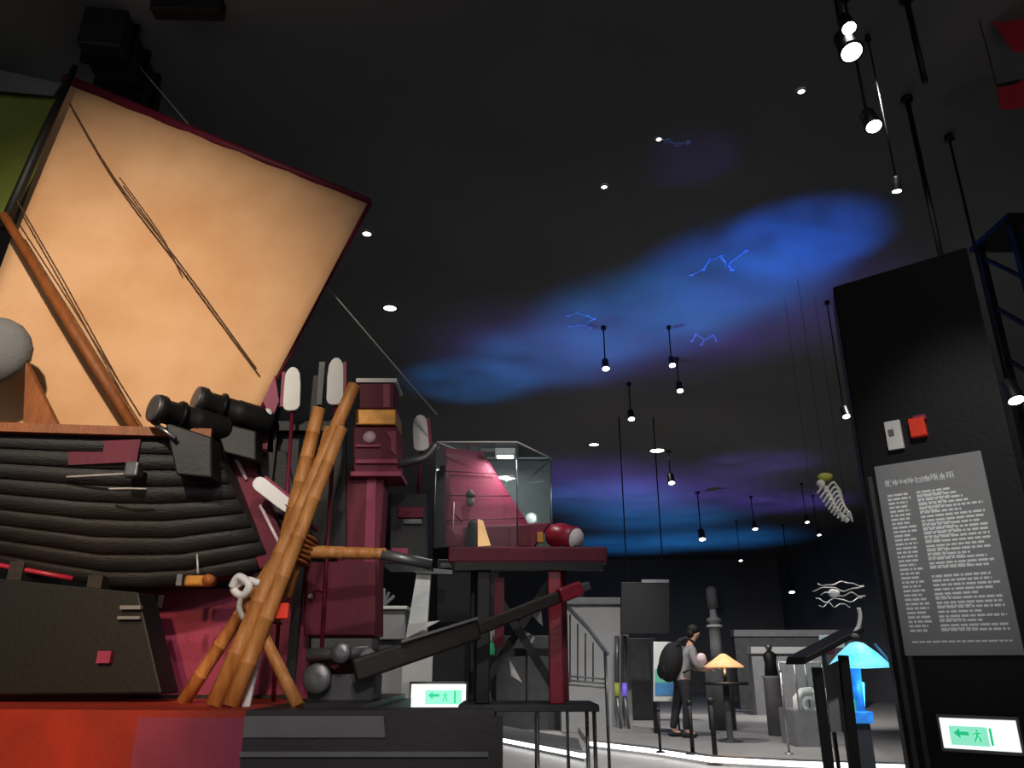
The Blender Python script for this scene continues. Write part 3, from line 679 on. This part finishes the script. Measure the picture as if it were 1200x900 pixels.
MB().lathe([(.028, 0), (.022, .02), (.012, .04), (.012, P(574, 767, 5.3).z-SZ)], (p.x, 5.3, SZ), (0, 0, 1), 14).build('pillar', 'grey_metal', gl)
for u, mm, lab in ((723, 'olive_tube', 'thin upright tube with an olive lit foot beside the grey wall'), (732, 'violet_tube', 'thin upright tube with a violet lit foot near the white poster')):
    t = thing('light_column', lab, 'light column', down(u, 800, 15.8, .10), 'thin light columns')
    a = P(u, 745, 15.8); b = P(u, 800, 15.8)
    MB().tube([a, b], .045, 8).build('tube', 'grey_metal', t); MB().tube([b, P(u, 816, 15.8)], .05, 8).build('lit_foot', mm, t); MB().tube([P(u, 816, 15.8), Vector((a.x, 15.8, .10))], .03, 8).build('stem', 'grey_metal', t)

# far partitions
def wall_block(u0, u1, v0, Yd, m, label, capm=None, zt=0):
    t = thing('far_partition', label, 'partition', down((u0+u1)/2, 800, Yd, 0), 'far partitions')
    slab(u0, u1, v0, 830, Yd, .3, 'panel', m, t, .01, z0=0)
    if capm: slab(u0, u1, v0-5, v0+3, Yd-.08, .4, 'coping', capm, t, .01)
wall_block(860, 1000, 743, 24, 'dark_grey', 'long dark grey partition with a pale coping at the far end', 'mid_grey')
wall_block(880, 962, 763, 21, 'mid_grey', 'grey counter wall before the long far partition', 'grey_wall')
wall_block(737, 768, 748, 18, 'dark_grey', 'dark grey partition left of the white poster')
wall_block(560, 665, 745, 17, 'dark_grey', 'dark partition far behind the red trestle')
hs = thing('hanging_screen', 'black screen hanging from the ceiling above the white poster', 'screen', P(757, 712, 15))
slab(728, 785, 682, 743, 15, .12, 'panel', 'black_panel', hs, .01); slab(752, 784, 679, 683, 14.98, .1, 'light_bar', 'mid_grey', hs, .004)
for u in (735, 778): p = P(u, 682, 15.05); MB().tube([p, Vector((p.x, p.y, CEIL))], .012, 6).build('wire', 'black_metal', hs)

# white poster board
pb = thing('poster_board', 'white standing poster with a teal and blue lower half beside the visitor', 'poster', down(780, 820, 14.6, 0))
slab(766, 797, 752, 822, 14.6, .06, 'board', 'white_wall', pb, .005); slab(767.5, 792, 784, 800, 14.59, .012, 'teal_print', 'teal_print', pb, 0); slab(767.5, 792, 800, 815, 14.59, .012, 'blue_print', 'blue_print', pb, 0)
for u in (769, 794): slab(u-1, u+1, 822, 860, 14.62, .03, 'leg', 'black', pb, 0, z0=.10)
slab(761, 765.5, 752, 830, 14.7, .08, 'side_frame', 'black', pb, .003, z0=.1)

# ------------------------------------------------------------------ visitor with a round backpack
def skin_mesh(name, verts, edges, m, parent, root=0, sub=2):
    me = bpy.data.meshes.new(name); org = parent_origin(parent)
    me.from_pydata([Vector(v[:3]) for v in verts], edges, [])
    me.materials.append(MATS[m]); o = bpy.data.objects.new(name, me); COL.objects.link(o); o.parent = parent
    sk = o.modifiers.new('skin', 'SKIN'); sk.use_smooth_shade = True
    if not me.skin_vertices: 
        bpy.context.view_layer.objects.active = o
        bpy.ops.mesh.customdata_skin_add()
    for i, v in enumerate(verts):
        r = v[3]; me.skin_vertices[0].data[i].radius = (r, v[4] if len(v) > 4 else r)
        me.skin_vertices[0].data[i].use_root = (i == root)
    s = o.modifiers.new('sub', 'SUBSURF'); s.levels = sub; s.render_levels = sub
    return o
PX = P(800, 800, 14.0).x
pe = thing('person', 'person in grey top and dark trousers bending toward the amber lamp', 'person', (PX, 14.0, .10))
# local coordinates: facing +x
V = [(0, 0, .90, .11, .09), (.03, 0, 1.08, .085, .07), (.09, 0, 1.25, .085, .07), (.15, 0, 1.39, .07, .06), (.19, 0, 1.48, .06), (.23, 0, 1.54, .058), (.26, 0, 1.62, .088, .075), (.28, 0, 1.70, .085, .072), (.345, 0, 1.61, .022),
     (.0, -.09, .86, .10), (.03, -.10, .50, .068), (-.02, -.10, .10, .045), (.13, -.11, .035, .04),
     (-.02, .09, .86, .10), (-.10, .11, .50, .068), (-.20, .11, .10, .045), (-.06, .12, .035, .04),
     (.15, -.17, 1.37, .045), (.20, -.24, 1.12, .045), (.42, -.20, 1.08, .04), (.50, -.18, 1.09, .036),
     (.15, .17, 1.37, .045), (.18, .24, 1.12, .045), (.40, .20, 1.05, .04), (.48, .18, 1.06, .036)]
E = [(0, 1), (1, 2), (2, 3), (3, 4), (4, 5), (5, 6), (6, 7), (6, 8), (0, 9), (9, 10), (10, 11), (11, 12), (0, 13), (13, 14), (14, 15), (15, 16), (3, 17), (17, 18), (18, 19), (19, 20), (3, 21), (21, 22), (22, 23), (23, 24)]
for h, side in ((20, -1), (24, 1)):
    hx, hy, hz = V[h][:3]
    for k, (dy, ln) in enumerate(((-.028, .07), (-.010, .085), (.010, .08), (.028, .062))):
        i = len(V); V += [(hx+.045, hy+dy, hz, .010), (hx+.045+ln*.55, hy+dy, hz-.012, .009), (hx+.045+ln, hy+dy, hz-.035, .008)]
        E += [(h, i), (i, i+1), (i+1, i+2)]
    i = len(V); V += [(hx+.01, hy-side*.045, hz+.005, .011), (hx+.05, hy-side*.058, hz-.008, .009)]; E += [(h, i), (i, i+1)]
skin_mesh('body', V, E, 'skin', pe)
sv = [(-.005, 0, .80, .165, .15), (0, 0, .92, .165, .145), (.03, 0, 1.08, .155, .13), (.09, 0, 1.25, .185, .15), (.145, 0, 1.40, .16, .135), (.15, -.19, 1.38, .085), (.20, -.24, 1.12, .064), (.36, -.213, 1.09, .052), (.15, .19, 1.38, .085), (.18, .24, 1.12, .064), (.34, .213, 1.06, .052)]
skin_mesh('shirt', sv, [(0, 1), (1, 2), (2, 3), (3, 4), (4, 5), (5, 6), (6, 7), (4, 8), (8, 9), (9, 10)], 'grey_shirt', pe)
tv = [(0, 0, 1.0, .158, .135), (.0, -.09, .84, .112), (.03, -.10, .50, .082), (-.02, -.10, .10, .062), (-.02, .09, .84, .112), (-.10, .11, .50, .082), (-.20, .11, .10, .062)]
skin_mesh('trousers', tv, [(0, 1), (1, 2), (2, 3), (0, 4), (4, 5), (5, 6)], 'dark_trousers', pe)
O = pe.location
MB().blob(O+Vector((.245, 0, 1.70)), (.105, .088, .095)).blob(O+Vector((.20, 0, 1.64)), (.07, .085, .09)).build('hair', 'hair', pe)
for x, y in ((.03, -.105), (-.15, .115)): MB().blob(O+Vector((x, y, .035)), (.14, .052, .045)).build('shoe', 'soft_black', pe)
bk = thing('backpack', 'round black backpack on the back of the visitor', 'backpack', O+Vector((-.17, 0, 1.2)))
R = Matrix.Rotation(.3, 3, 'Y')
MB().blob(O+Vector((-.17, 0, 1.18)), (.21, .23, .34), 16, 10, R).build('bag', 'soft_black', bk); MB().blob(O+Vector((-.30, 0, 1.06)), (.12, .17, .17), 14, 9, R).build('pocket', 'black', bk)
for y in (-.13, .13): MB().tube(rp([O+Vector((-.10, y, 1.42)), O+Vector((.08, y*1.15, 1.56)), O+Vector((.27, y*1.2, 1.40)), O+Vector((.22, y*1.3, 1.15)), O+Vector((-.02, y*1.4, 1.0))], 5), .022, 6).build('strap', 'black', bk)

# amber lamp exhibit, pale tower model, counters
am = thing('amber_lamp', 'wide amber glowing lamp shade on a dark table before the visitor', 'lamp', down(848, 790, 13.2, .10))
p = P(848, 776, 13.2)
MB().lathe([(.30, -.02), (.31, .0), (.16, .10), (.05, .18), (.02, .19)], (p.x, p.y, p.z-.06), (0, 0, 1), 24).build('shade', 'amber_glow', am)
MB().tube([(p.x, p.y, p.z-.06), (p.x, p.y, .95)], .03, 8).build('stem', 'black', am)
MB().lathe([(.36, .0), (.36, .04)], (p.x, p.y, .93), (0, 0, 1), 24).build('table', 'black', am); MB().lathe([(.2, 0), (.05, .05), (.05, .84)], (p.x, p.y, .10), (0, 0, 1), 16).build('pedestal', 'dark_grey', am)
MB().blob(P(822, 772, 13.1), (.08, .06, .09)).build('pink_knob', 'pink_white', am)
light('amber_bulb', 'POINT', (p.x, p.y-.05, p.z-.12), 6, (1, .7, .4), radius=.05)
tm = thing('tower_model', 'slender pale tower model rising behind the amber lamp', 'tower model', down(839, 770, 15.5, .10))
p = P(840, 768, 15.5)
MB().lathe([(.12, 0), (.11, .3), (.10, .7), (.14, .72), (.14, .76), (.07, .80), (.06, .98), (.005, 1.2)], (p.x, p.y, p.z-.1), (0, 0, 1), 16).build('shaft', 'grey_wall', tm)
MB().lathe([(.15, 0), (.15, .04)], (p.x, p.y, P(840, 735, 15.5).z), (0, 0, 1), 16).build('gallery', 'white_paint', tm)
MB().lathe([(.10, 0), (.10, .35), (.03, .40)], (p.x, p.y, P(840, 712, 15.5).z), (0, 0, 1), 16).build('lantern', 'mid_grey', tm)
MB().lathe([(.25, 0), (.25, p.z-.2)], (p.x, p.y, .10), (0, 0, 1), 16).build('base', 'dark_grey', tm)

# thin barrier posts along the platform edge
def post(u, vt, vb, z0, r, m, label):
    b = PZ(u, vb, z0); t = thing('barrier_post', label, 'post', b, 'thin barrier posts')
    k = P(u, vt, b.y)
    MB().tube([b, Vector((b.x, b.y, k.z))], r, 8).build('rod', m, t); MB().lathe([(r*3.5, 0), (r*3.3, .012), (r, .03)], b, (0, 0, 1), 14).build('foot', m, t); MB().blob(Vector((b.x, b.y, k.z)), r*1.5).build('cap', m, t)
post(839, 822, 896, .0, .035, 'black', 'black barrier post standing under the amber lamp')
post(628, 832, 905, .0, .012, 'black', 'thin black post before the short light strip')
post(925, 786, 884, .1, .016, 'steel', 'slim steel post beside the glass showcase')
post(812, 824, 884, .1, .028, 'black', 'black barrier post right of the visitor')
post(774, 832, 882, .1, .02, 'black', 'thin black post left of the visitor')

# glass showcase on the right
sc_ = thing('glass_showcase', 'low glass showcase with pale objects beside the slanted lectern', 'showcase', down(942, 830, 12.5, .10))
slab(930, 962, 832, 880, 12.4, .7, 'cabinet', 'mid_grey', sc_, .01, z0=.10)
for u in (930, 962):
    for Yq in (12.4, 13.1): p = P(u, 776, 12.4); MB().tube([(p.x, Yq, P(u, 832, 12.4).z), (p.x, Yq, p.z)], .014, 6).build('edge', 'steel', sc_)
a = P(930, 776, 12.4); b = P(962, 776, 12.4)
for Yq in (12.4, 13.1): MB().tube([(a.x, Yq, a.z), (b.x, Yq, a.z)], .016, 6).build('edge', 'white_paint', sc_)
MB().prism([(a.x, 12.4, a.z), (b.x, 12.4, a.z), (b.x, 12.4, P(930, 832, 12.4).z), (a.x, 12.4, P(930, 832, 12.4).z)], (0, .008, 0)).build('pane', 'glass', sc_)
sh = thing('pale_shell', 'pale curled shell inside the glass showcase', 'shell', P(949, 826, 12.7))
m = MB(); pts = [P(949, 824, 12.7)+Vector((math.cos(t*.7)*(.05+.012*t), 0, math.sin(t*.7)*(.05+.012*t))) for t in range(0, 20)]
m.tube(pts, [.02+.003*i for i in range(20)], 8).build('whorl', 'white_paint', sh); MB().blob(P(956, 816, 12.7), (.07, .05, .10)).build('lip', 'white_paint', sh)
sp2 = thing('dark_statuette', 'small dark statuette standing left of the glass showcase', 'statuette', PZ(912, 862, .10))
p = PZ(912, 862, .10)
MB().lathe([(.16, 0), (.15, .9), (.18, .95)], p, (0, 0, 1), 14).build('pedestal', 'mid_grey', sp2); MB().lathe([(.12, 0), (.10, .2), (.12, .35), (.03, .42)], p+Vector((0, 0, .95)), (0, 0, 1), 12).build('torso', 'black', sp2); MB().blob(p+Vector((0, 0, 1.42)), .06).build('head', 'grey_metal', sp2)

# slanted black lectern
lc = thing('slanted_lectern', 'black lectern with slanted reading board on two black legs', 'lectern', down(985, 850, 6.6, 0))
a, b = P(942, 779, 6.6), P(1012, 742, 6.6)
MB().prism([a, b, b+Vector((.02, .0, .06)), a+Vector((.02, 0, .06))], (0, .45, 0)).build('reading_board', 'black', lc, .008)
for u, u2 in ((957, 972), (988, 1003)):
    t_ = P(u, 782 if u < 970 else 768, 6.7); l_ = P(u2, 905, 6.7)
    d = (l_-t_); k = (t_.z)/(t_.z-l_.z); MB().bar(t_, t_+d*k, .075, .05, (0, 1, 0)).build('leg', 'black', lc, .004)
MB().prism([P(966, 782, 6.8), P(988, 772, 6.8), P(996, 858, 6.8), P(974, 858, 6.8)], (0, .02, 0)).build('info_sheet', 'grey_wall', lc)
MB().tube(rp([P(1000, 744, 6.62), P(1006, 735, 6.62), P(1008, 722, 6.62), P(1006, 712, 6.62)]), .018, 8).build('lamp_arm', 'white_paint', lc)
MB().blob(P(1001, 746, 6.62), (.04, .04, .03)).build('arm_joint', 'mid_grey', lc)
pc = thing('pale_display_card', 'pale green and white card behind the slanted lectern', 'card', down(974, 760, 9, 0))
slab(960, 990, 744, 759, 9.0, .03, 'sheet', 'white_paint', pc, .003); slab(960, 976, 752, 760, 8.98, .02, 'green_print', 'teal_print', pc, 0); slab(960, 978, 760, 767, 8.98, .04, 'red_foot', 'wine', pc, 0); slab(964, 968, 767, 900, 9.0, .03, 'leg', 'black', pc, .002, z0=0)

# cyan glowing umbrella shaped exhibit
cy_ = thing('cyan_lantern', 'glowing cyan umbrella shaped lantern on a blue stem', 'lantern', down(1008, 848, 8.4, 0))
p = P(1008, 782, 8.4); s = 1/98*8.4/8.4
hz = P(1008, 752, 8.4).z - p.z
pts = [P(973, 781, 8.4), P(996, 760, 8.4), P(1006, 753, 8.4), P(1022, 756, 8.4), P(1042, 779, 8.4), P(1008, 783, 8.4)]
wr = (pts[4]-pts[0]).length/2
shd = MB().lathe([(wr*.2, -.01), (wr, 0), (wr*.98, .02), (wr*.62, hz*.55), (wr*.22, hz*.95), (.01, hz)], ((pts[0].x+pts[4].x)/2, 8.4, p.z), (0, 0, 1), 16, False).build('shade', 'cyan_glow', cy_)
MB().tube([(pts[3].x-.02, 8.4-wr*.35, p.z+hz*.9), (pts[3].x+.06, 8.4-wr*.95, p.z+.01)], .012, 6).build('shade_rib', 'blue_print', shd)
MB().tube([P(1000, 783, 8.4), P(1003, 806, 8.4), P(1007, 834, 8.4)], [.07, .06, .06], 12).build('stem', 'blue_glow', cy_)
MB().prism([P(1008, 798, 8.42), P(1013, 800, 8.42), P(1014, 834, 8.42), P(1009, 834, 8.42)], (0, .05, 0)).build('side_tube', 'cyan_glow', cy_)
slab(992, 1024, 834, 848, 8.3, .3, 'base', 'blue_glow', cy_, .01); MB().prism([P(990, 817, 8.36), P(1006, 820, 8.36), P(1006, 834, 8.36), P(992, 833, 8.36)], (0, .06, 0)).build('leaf', 'green_glow', cy_)
slab(996, 1020, 848, 900, 8.35, .2, 'pedestal', 'dark_grey', cy_, .01, z0=0)
light('cyan_bulb', 'POINT', (p.x, 8.2, p.z-.2), 5, (.2, .7, 1), radius=.08)

# ------------------------------------------------------------------ text pylon on the right
F = Vector((.442, -.39, 0)).normalized(); N = Vector((F.y, -F.x, 0)); N = N if N.y < 0 else -N
L0 = Vector((2.22, 4.765, 0)); R0 = L0 + F*.83
py = thing('text_pylon', 'tall black pylon carrying the grey text panel', 'pylon', (L0+R0)/2)
HZ = 3.70
MB().prism([L0, R0, R0+Vector((.17, .42, 0)), L0+Vector((.17, .42, 0))], (0, 0, HZ)).build('body', 'black_panel', py, .01)
for o in (.03, .09): MB().prism([L0+F*o+N*.002, L0+F*(o+.025)+N*.002, L0+F*(o+.025)+N*.002+Vector((0, 0, 2.35)), L0+F*o+N*.002+Vector((0, 0, 2.35))], N*.012).build('edge_strip', 'dark_grey', py)
def on(u, v):       # point on the pylon face seen at (u, v)
    d = ray(u, v); k = (L0-CAM).dot(N)/d.dot(N); return CAM + d*k
a, b, c, d = on(1029, 547), on(1154, 528), on(1197, 771), on(1057, 766)
zt, zb = (a.z+b.z)/2, (c.z+d.z)/2
fl = (a-L0).dot(F)*.5 + (d-L0).dot(F)*.5; fr = (b-L0).dot(F)*.5 + (c-L0).dot(F)*.5
def fp(x, z, o): return Vector((L0.x, L0.y, 0)) + F*x + Vector((0, 0, z)) + N*o
tp = MB().prism([fp(fl, zb, 0), fp(fr, zb, 0), fp(fr, zt, 0), fp(fl, zt, 0)], N*.018)
tpo = thing('notice_board', 'grey panel with a title and two columns of white text lines', 'information panel', fp((fl+fr)/2, zb, 0))
bo = tp.build('board', 'panel_grey', tpo, .003)
Wd, Ht = fr-fl, zt-zb
txt = MB()
def dash(x0, x1, z, h):
    x = x0
    while x < x1-.004:
        l = min(random.uniform(.012, .05), x1-x)
        txt.prism([fp(fl+x, z, .018), fp(fl+x+l, z, .018), fp(fl+x+l, z+h, .018), fp(fl+x, z+h, .018)], N*.0012); x += l+.007
def glyph(x, z, h, wd):          # block letters of the title
    w_ = wd*.13; seg = [(0, .15, 0, .9), (1, 0, 1, .75), (0, 0, 1, 0), (0, .33, 1, .33), (.1, .66, .9, .66), (0, 1, 1, 1), (.5, 0, .5, 1), (.25, .4, .25, .7), (.75, .2, .75, .6)]
    for a_, b_, c_, d_ in random.sample(seg, random.choice((5, 6, 6, 7))):
        x0_, x1_ = x+a_*wd*.86, x+c_*wd*.86+w_; z0_, z1_ = z+b_*h*.9, z+d_*h*.9+h*.09
        txt.prism([fp(fl+x0_, z0_, .018), fp(fl+x1_, z0_, .018), fp(fl+x1_, z1_, .018), fp(fl+x0_, z1_, .018)], N*.0012)
tx = .05
while tx < Wd*.72:
    wd = .036; glyph(tx, zt-.135, .038, wd); tx += wd+.007
nl = 33
for i in range(nl):
    z = zt-.20-i*(Ht-.33)/(nl-1)
    dash(.05, .05+random.uniform(.09, .135), z, .013)
    if i not in (19, ):
        e = random.choice((.22, .30, .30, .34, .38, .46)) if i > 3 else .18 + .03*i
        dash(.215, min(Wd-.04, .215+e), z, .013)
    if random.random() < .45: dash(.215, .215+random.uniform(.08, .22), z-.014, .008)
dash(.05, Wd-.04, zb+.07, .010)
txt.build('lettering', 'print_white', tpo)['kind'] = 'stuff'
def plate(u0, v0, u1, v1, th, nm, m, par):
    p, q2 = on(u0, v0), on(u1, v1); x0_, x1_ = (p-L0).dot(F), (q2-L0).dot(F)
    return MB().prism([fp(x0_, q2.z, 0), fp(x1_, q2.z, 0), fp(x1_, p.z, 0), fp(x0_, p.z, 0)], N*th).build(nm, m, par, .004)
cb = thing('control_box', 'small white control box above the text panel', 'control box', on(1048, 524))
plate(1037, 496, 1061, 526, .03, 'case', 'white_paint', cb); plate(1042, 505, 1050, 512, .034, 'button', 'mid_grey', cb)
al = thing('alarm_box', 'small red alarm box beside the white control box', 'alarm', on(1076, 511))
plate(1066, 493, 1088, 511, .045, 'case', 'alarm_red', al); plate(1071, 489, 1087, 493, .04, 'top_lamp', 'wine_light', al)
sgc = on(1150, 860)
exit_sign(sgc + N*.035, F, (.195, .092), 'white lit exit sign with green arrow low on the black pylon')

# ------------------------------------------------------------------ lattice tower and added red sheets for a red glow, far right
lt = thing('lattice_tower', 'black steel lattice tower at the right edge', 'lattice tower', (4.8, 6.25, 0))
for x in (4.5, 5.1):
    for y in (6.0, 6.5): MB().bar((x, y, 0), (x, y, CEIL-1.0), .06, .06, (0, 1, 0)).build('chord', 'black_metal', lt)
for k in range(9):
    z = .25+k*.52
    MB().bar((4.5, 6.0, z), (5.1, 6.0, z+.5 if k % 2 else z), .03, .03).build('brace', 'black_metal', lt)
    MB().bar((4.5, 6.0, z), (5.1, 6.0, z+.5), .03, .03).build('brace', 'black_metal', lt) if k % 2 == 0 else MB().bar((4.5, 6.0, z+.5), (5.1, 6.0, z), .03, .03).build('brace', 'black_metal', lt)
    MB().bar((4.5, 6.0, z), (4.5, 6.5, z+.5), .03, .03).build('brace', 'black_metal', lt)
MB().box((4.8, 6.25, CEIL-.98), (.72, .62, .05)).build('top_plate', 'black_metal', lt)
for (uv, lab) in (([(1158, 18), (1200, 16), (1215, 62), (1186, 58)], 'red sheet painting a glow highest at the right edge of the ceiling'), ([(1168, 100), (1212, 92), (1215, 128), (1172, 126)], 'small red sheet painting a glow below the higher one')):
    t = thing('red_glow_sheet', lab, 'glow sheet', P(*uv[0], 4.6), 'red glow sheets')
    q = [P(u, v, 4.7) for u, v in uv]
    MB().grid([[q[0].lerp(q[1], i/8).lerp(q[3].lerp(q[2], i/8), j/8)+Vector((0, .015*math.sin(i*.8), 0)) for j in range(9)] for i in range(9)], (0, .006, 0)).build('cloth', 'red_glow_cloth', t)
    MB().tube([q[0], q[1]], .012, 6).build('pole', 'black_metal', t)
    for p in q[:2]: MB().tube([p, Vector((p.x, p.y, CEIL))], .004, 6).build('cord', 'black_metal', t)
light('red_sheet_spot', 'SPOT', (3.2, 2.6, 3.4), 14, (1, .6, .55), P(1190, 70, 4.7), 30, .8)  # added unseen lamp on the red sheets

# ------------------------------------------------------------------ hanging sculptures
hk = thing('hanging_skeleton', 'white fish skeleton with a yellow head hanging beside the pylon', 'skeleton', P(975, 580, 9))
sp_ = rp([P(966, 570, 9), P(972, 582, 9), P(978, 594, 9), P(985, 603, 9), P(994, 611, 9)], 5)
MB().tube(sp_, [.035]*8 + [.03]*(len(sp_)-8), 8).build('spine', 'bone', hk)
for i, p in enumerate(sp_[2:-2:2]):
    L_ = .16*(1-i/14); MB().tube(rp([p+Vector((-L_*.7, 0, -L_*.3)), p+Vector((-L_*.3, -.05, .03)), p, p+Vector((L_*.5, -.05, .08)), p+Vector((L_*1.1, 0, -.03))], 4), .013, 6).build('rib', 'bone', hk)
MB().blob(P(967, 559, 9), (.09, .07, .05)).build('head', 'yellow', hk); MB().blob(P(962, 567, 9), (.05, .05, .05)).build('jaw', 'bone', hk)
p = P(967, 555, 9); MB().tube([p, (p.x, p.y, CEIL)], .002, 6).build('cord', 'black_metal', hk)
wv = thing('wire_waves', 'white wavy wire sculpture hanging left of the pylon', 'sculpture', P(980, 695, 9.5))
for k, (u0, u1, v0) in enumerate(((958, 1012, 684), (952, 1012, 690), (962, 1014, 697), (956, 1010, 703), (960, 996, 709))):
    pts = [P(u0+(u1-u0)*i/20, v0+2.2*math.sin(i*(.42+.07*k)+k*1.7)+.8*math.sin(i*1.1+k), 9.5+.12*math.cos(i*.5+k)) for i in range(21)]
    MB().tube(pts, .007, 6).build('wire', 'white_paint', wv)
MB().blob(P(977, 695, 9.45), (.07, .05, .05)).build('float', 'white_paint', wv)
for u in (965, 1005): p = P(u, 685, 9.5); MB().tube([p, (p.x, p.y, CEIL)], .002, 6).build('cord', 'black_metal', wv)

# constellation drawings on the ceiling
def constellation(c, pts, lines, label):
    t = thing('constellation_outline', label, 'ceiling drawing', PZ(*c, CEIL-.006), 'constellation outlines')
    w3 = [PZ(c[0]+x, c[1]+y, CEIL-.006) for x, y in pts]
    for k, ln in enumerate(lines): 
        m = MB()
        for i, j in zip(ln, ln[1:]): m.bar(w3[i], w3[j], .016, .006)
        m.build('line', 'constellation', t)
    for p in w3: MB().lathe([(.032, -.003), (.032, .003)], p, (0, 0, 1), 10).build('star', 'constellation', t)
constellation((680, 376), [(-15, -6), (-4, -9), (8, -6), (16, -2), (4, 5), (-12, 6), (12, 8)], [(0, 1, 2, 3), (5, 4, 3), (4, 6)], 'pale constellation outline at the left end of the blue ceiling')
constellation((838, 308), [(-28, 14), (-14, 8), (-6, -4), (6, -8), (14, 2), (20, 8), (36, -14)], [(0, 1, 2, 3), (3, 4, 5), (4, 6)], 'pale constellation outline in the middle of the blue ceiling')
constellation((824, 396), [(-14, 4), (-8, -4), (2, 2), (12, -3), (16, 3), (-2, 8)], [(0, 1, 2, 3, 4), (2, 5)], 'pale constellation outline on the lower edge of the blue ceiling')
constellation((790, 165), [(-20, -3), (-8, 0), (4, 4), (16, 2)], [(0, 1, 2, 3)], 'faint short constellation outline above the blue ceiling')

# ------------------------------------------------------------------ ceiling fixtures
def pendant(u, v, z, r, label, tilt=(0, -.35, -1), lampm='lamp'):
    p = PZ(u, v, z); ax = Vector(tilt).normalized(); t = thing('track_spotlight', label, 'spotlight', Vector((p.x, p.y, CEIL)), 'hanging spotlights')
    top = p - ax*r*3.2
    MB().lathe([(r*1.12, 0), (r*1.12, r*.2), (r, r*.5), (r*.92, r*2.8), (r*.5, r*3.3)], p, -ax, 18).build('can', 'black_metal', t)
    MB().lathe([(r*.001, .004), (r*.9, .004), (r*.9, -.004)], p, ax, 18).build('lens', lampm, t)
    MB().tube([top, Vector((top.x, top.y, CEIL-.02))], r*.18, 8).build('stem', 'black_metal', t)
    MB().lathe([(r*.7, 0), (r*.6, .05)], Vector((top.x, top.y, CEIL-.05)), (0, 0, 1), 14).build('canopy', 'black_metal', t)
def downlight(u, v, r, label, lampm='lamp'):
    p = PZ(u, v, CEIL-.012); t = thing('ceiling_downlight', label, 'downlight', Vector((p.x, p.y, CEIL)), 'recessed downlights')
    MB().lathe([(r*1.3, 0), (r*1.35, .012), (r, .012), (r, 0)], p-Vector((0, 0, .006)), (0, 0, 1), 20, True, True).build('ring', 'dark_grey', t)
    MB().lathe([(.001, 0), (r, 0), (r, .006)], p-Vector((0, 0, .002)), (0, 0, 1), 20).build('lens', lampm, t)
pendant(995, 33, 5.35, .05, 'topmost bright spotlight near the upper right corner')
pendant(998, 61, 5.20, .075, 'large bright spotlight just below the topmost one')
pendant(1024, 148, 4.75, .055, 'spotlight hanging on a stem above the black pylon')
pendant(1051, 224, 4.55, .035, 'small spotlight on a long black stem over the black pylon', (0, .2, -1))
pendant(992, 488, 4.30, .05, 'spotlight shining beside the left edge of the black pylon')
pendant(1191, 469, 3.3, .065, 'bright spotlight low on the right edge by the lattice tower')
pendant(740, 491, 5.3, .06, 'small spotlight hanging over the middle of the hall')
pendant(710, 432, 5.3, .055, 'spotlight under the left part of the blue ceiling')
pendant(788, 428, 5.35, .05, 'spotlight under the lower edge of the blue ceiling')
pendant(797, 458, 5.4, .055, 'spotlight just below the blue ceiling right of the middle')
pendant(787, 566, 5.2, .08, 'spotlight hanging in front of the far blue patch')
pendant(823, 632, 4.6, .10, 'spotlight low over the far blue patch')
pendant(885, 620, 5.0, .08, 'spotlight right of the far blue patch')
pendant(928, 694, 3.6, .10, 'bright low spotlight left of the wire waves')
pendant(868, 657, 4.6, .06, 'faint spotlight at the lower rim of the far blue patch')
pendant(946, 612, 4.9, .06, 'faint spotlight below the hanging skeleton', lampm='lamp_soft')
pendant(960, 627, 4.8, .06, 'faint spotlight right under the skeleton tail', lampm='lamp_soft')
downlight(770, 528, .16, 'broad oval downlight in the far ceiling')
downlight(696, 521, .11, 'oval downlight left of the broad one', 'lamp_soft')
downlight(457, 361, .09, 'round downlight in the ceiling right of the sail', 'lamp_soft')
downlight(430, 274, .05, 'small downlight beside the upper tip of the sail', 'lamp_soft')
downlight(708, 219, .03, 'tiny downlight in the empty dark ceiling', 'lamp_soft')
downlight(772, 163, .025, 'tiny downlight near the top of the dark ceiling', 'lamp_soft')
downlight(939, 107, .03, 'tiny downlight left of the upper spotlights', 'lamp_soft')
# black rods and duct
for u, v, z, lab in ((1108, 325, 4.2, 'long black rod hanging right above the pylon top'), (1084, 96, 5.2, 'short black rod hanging near the upper spotlights')):
    p = PZ(u, v, z); t = thing('hanging_rod', lab, 'rod', Vector((p.x, p.y, CEIL)), 'black hanging rods')
    MB().tube([p, (p.x, p.y, CEIL)], .022, 8).build('rod', 'black_metal', t); MB().lathe([(.05, 0), (.05, .04)], (p.x, p.y, CEIL-.04), (0, 0, 1), 12).build('canopy', 'black_metal', t)
dk = thing('ceiling_duct', 'black ventilation duct above the sail top', 'duct', PZ(140, 70, CEIL))
a, b = PZ(120, 30, CEIL-.2), PZ(165, 125, CEIL-.2)
MB().bar(a, b, .32, .36).build('duct', 'black_panel', dk, .02)
for k in (.2, .5, .8): p = a.lerp(b, k); MB().bar(p-(b-a).normalized()*.02, p+(b-a).normalized()*.02, .38, .40).build('flange', 'black_metal', dk)
MB().bar(PZ(180, 8, CEIL-.1), PZ(262, 10, CEIL-.1), .12, .14).build('branch_duct', 'black_panel', dk, .01)
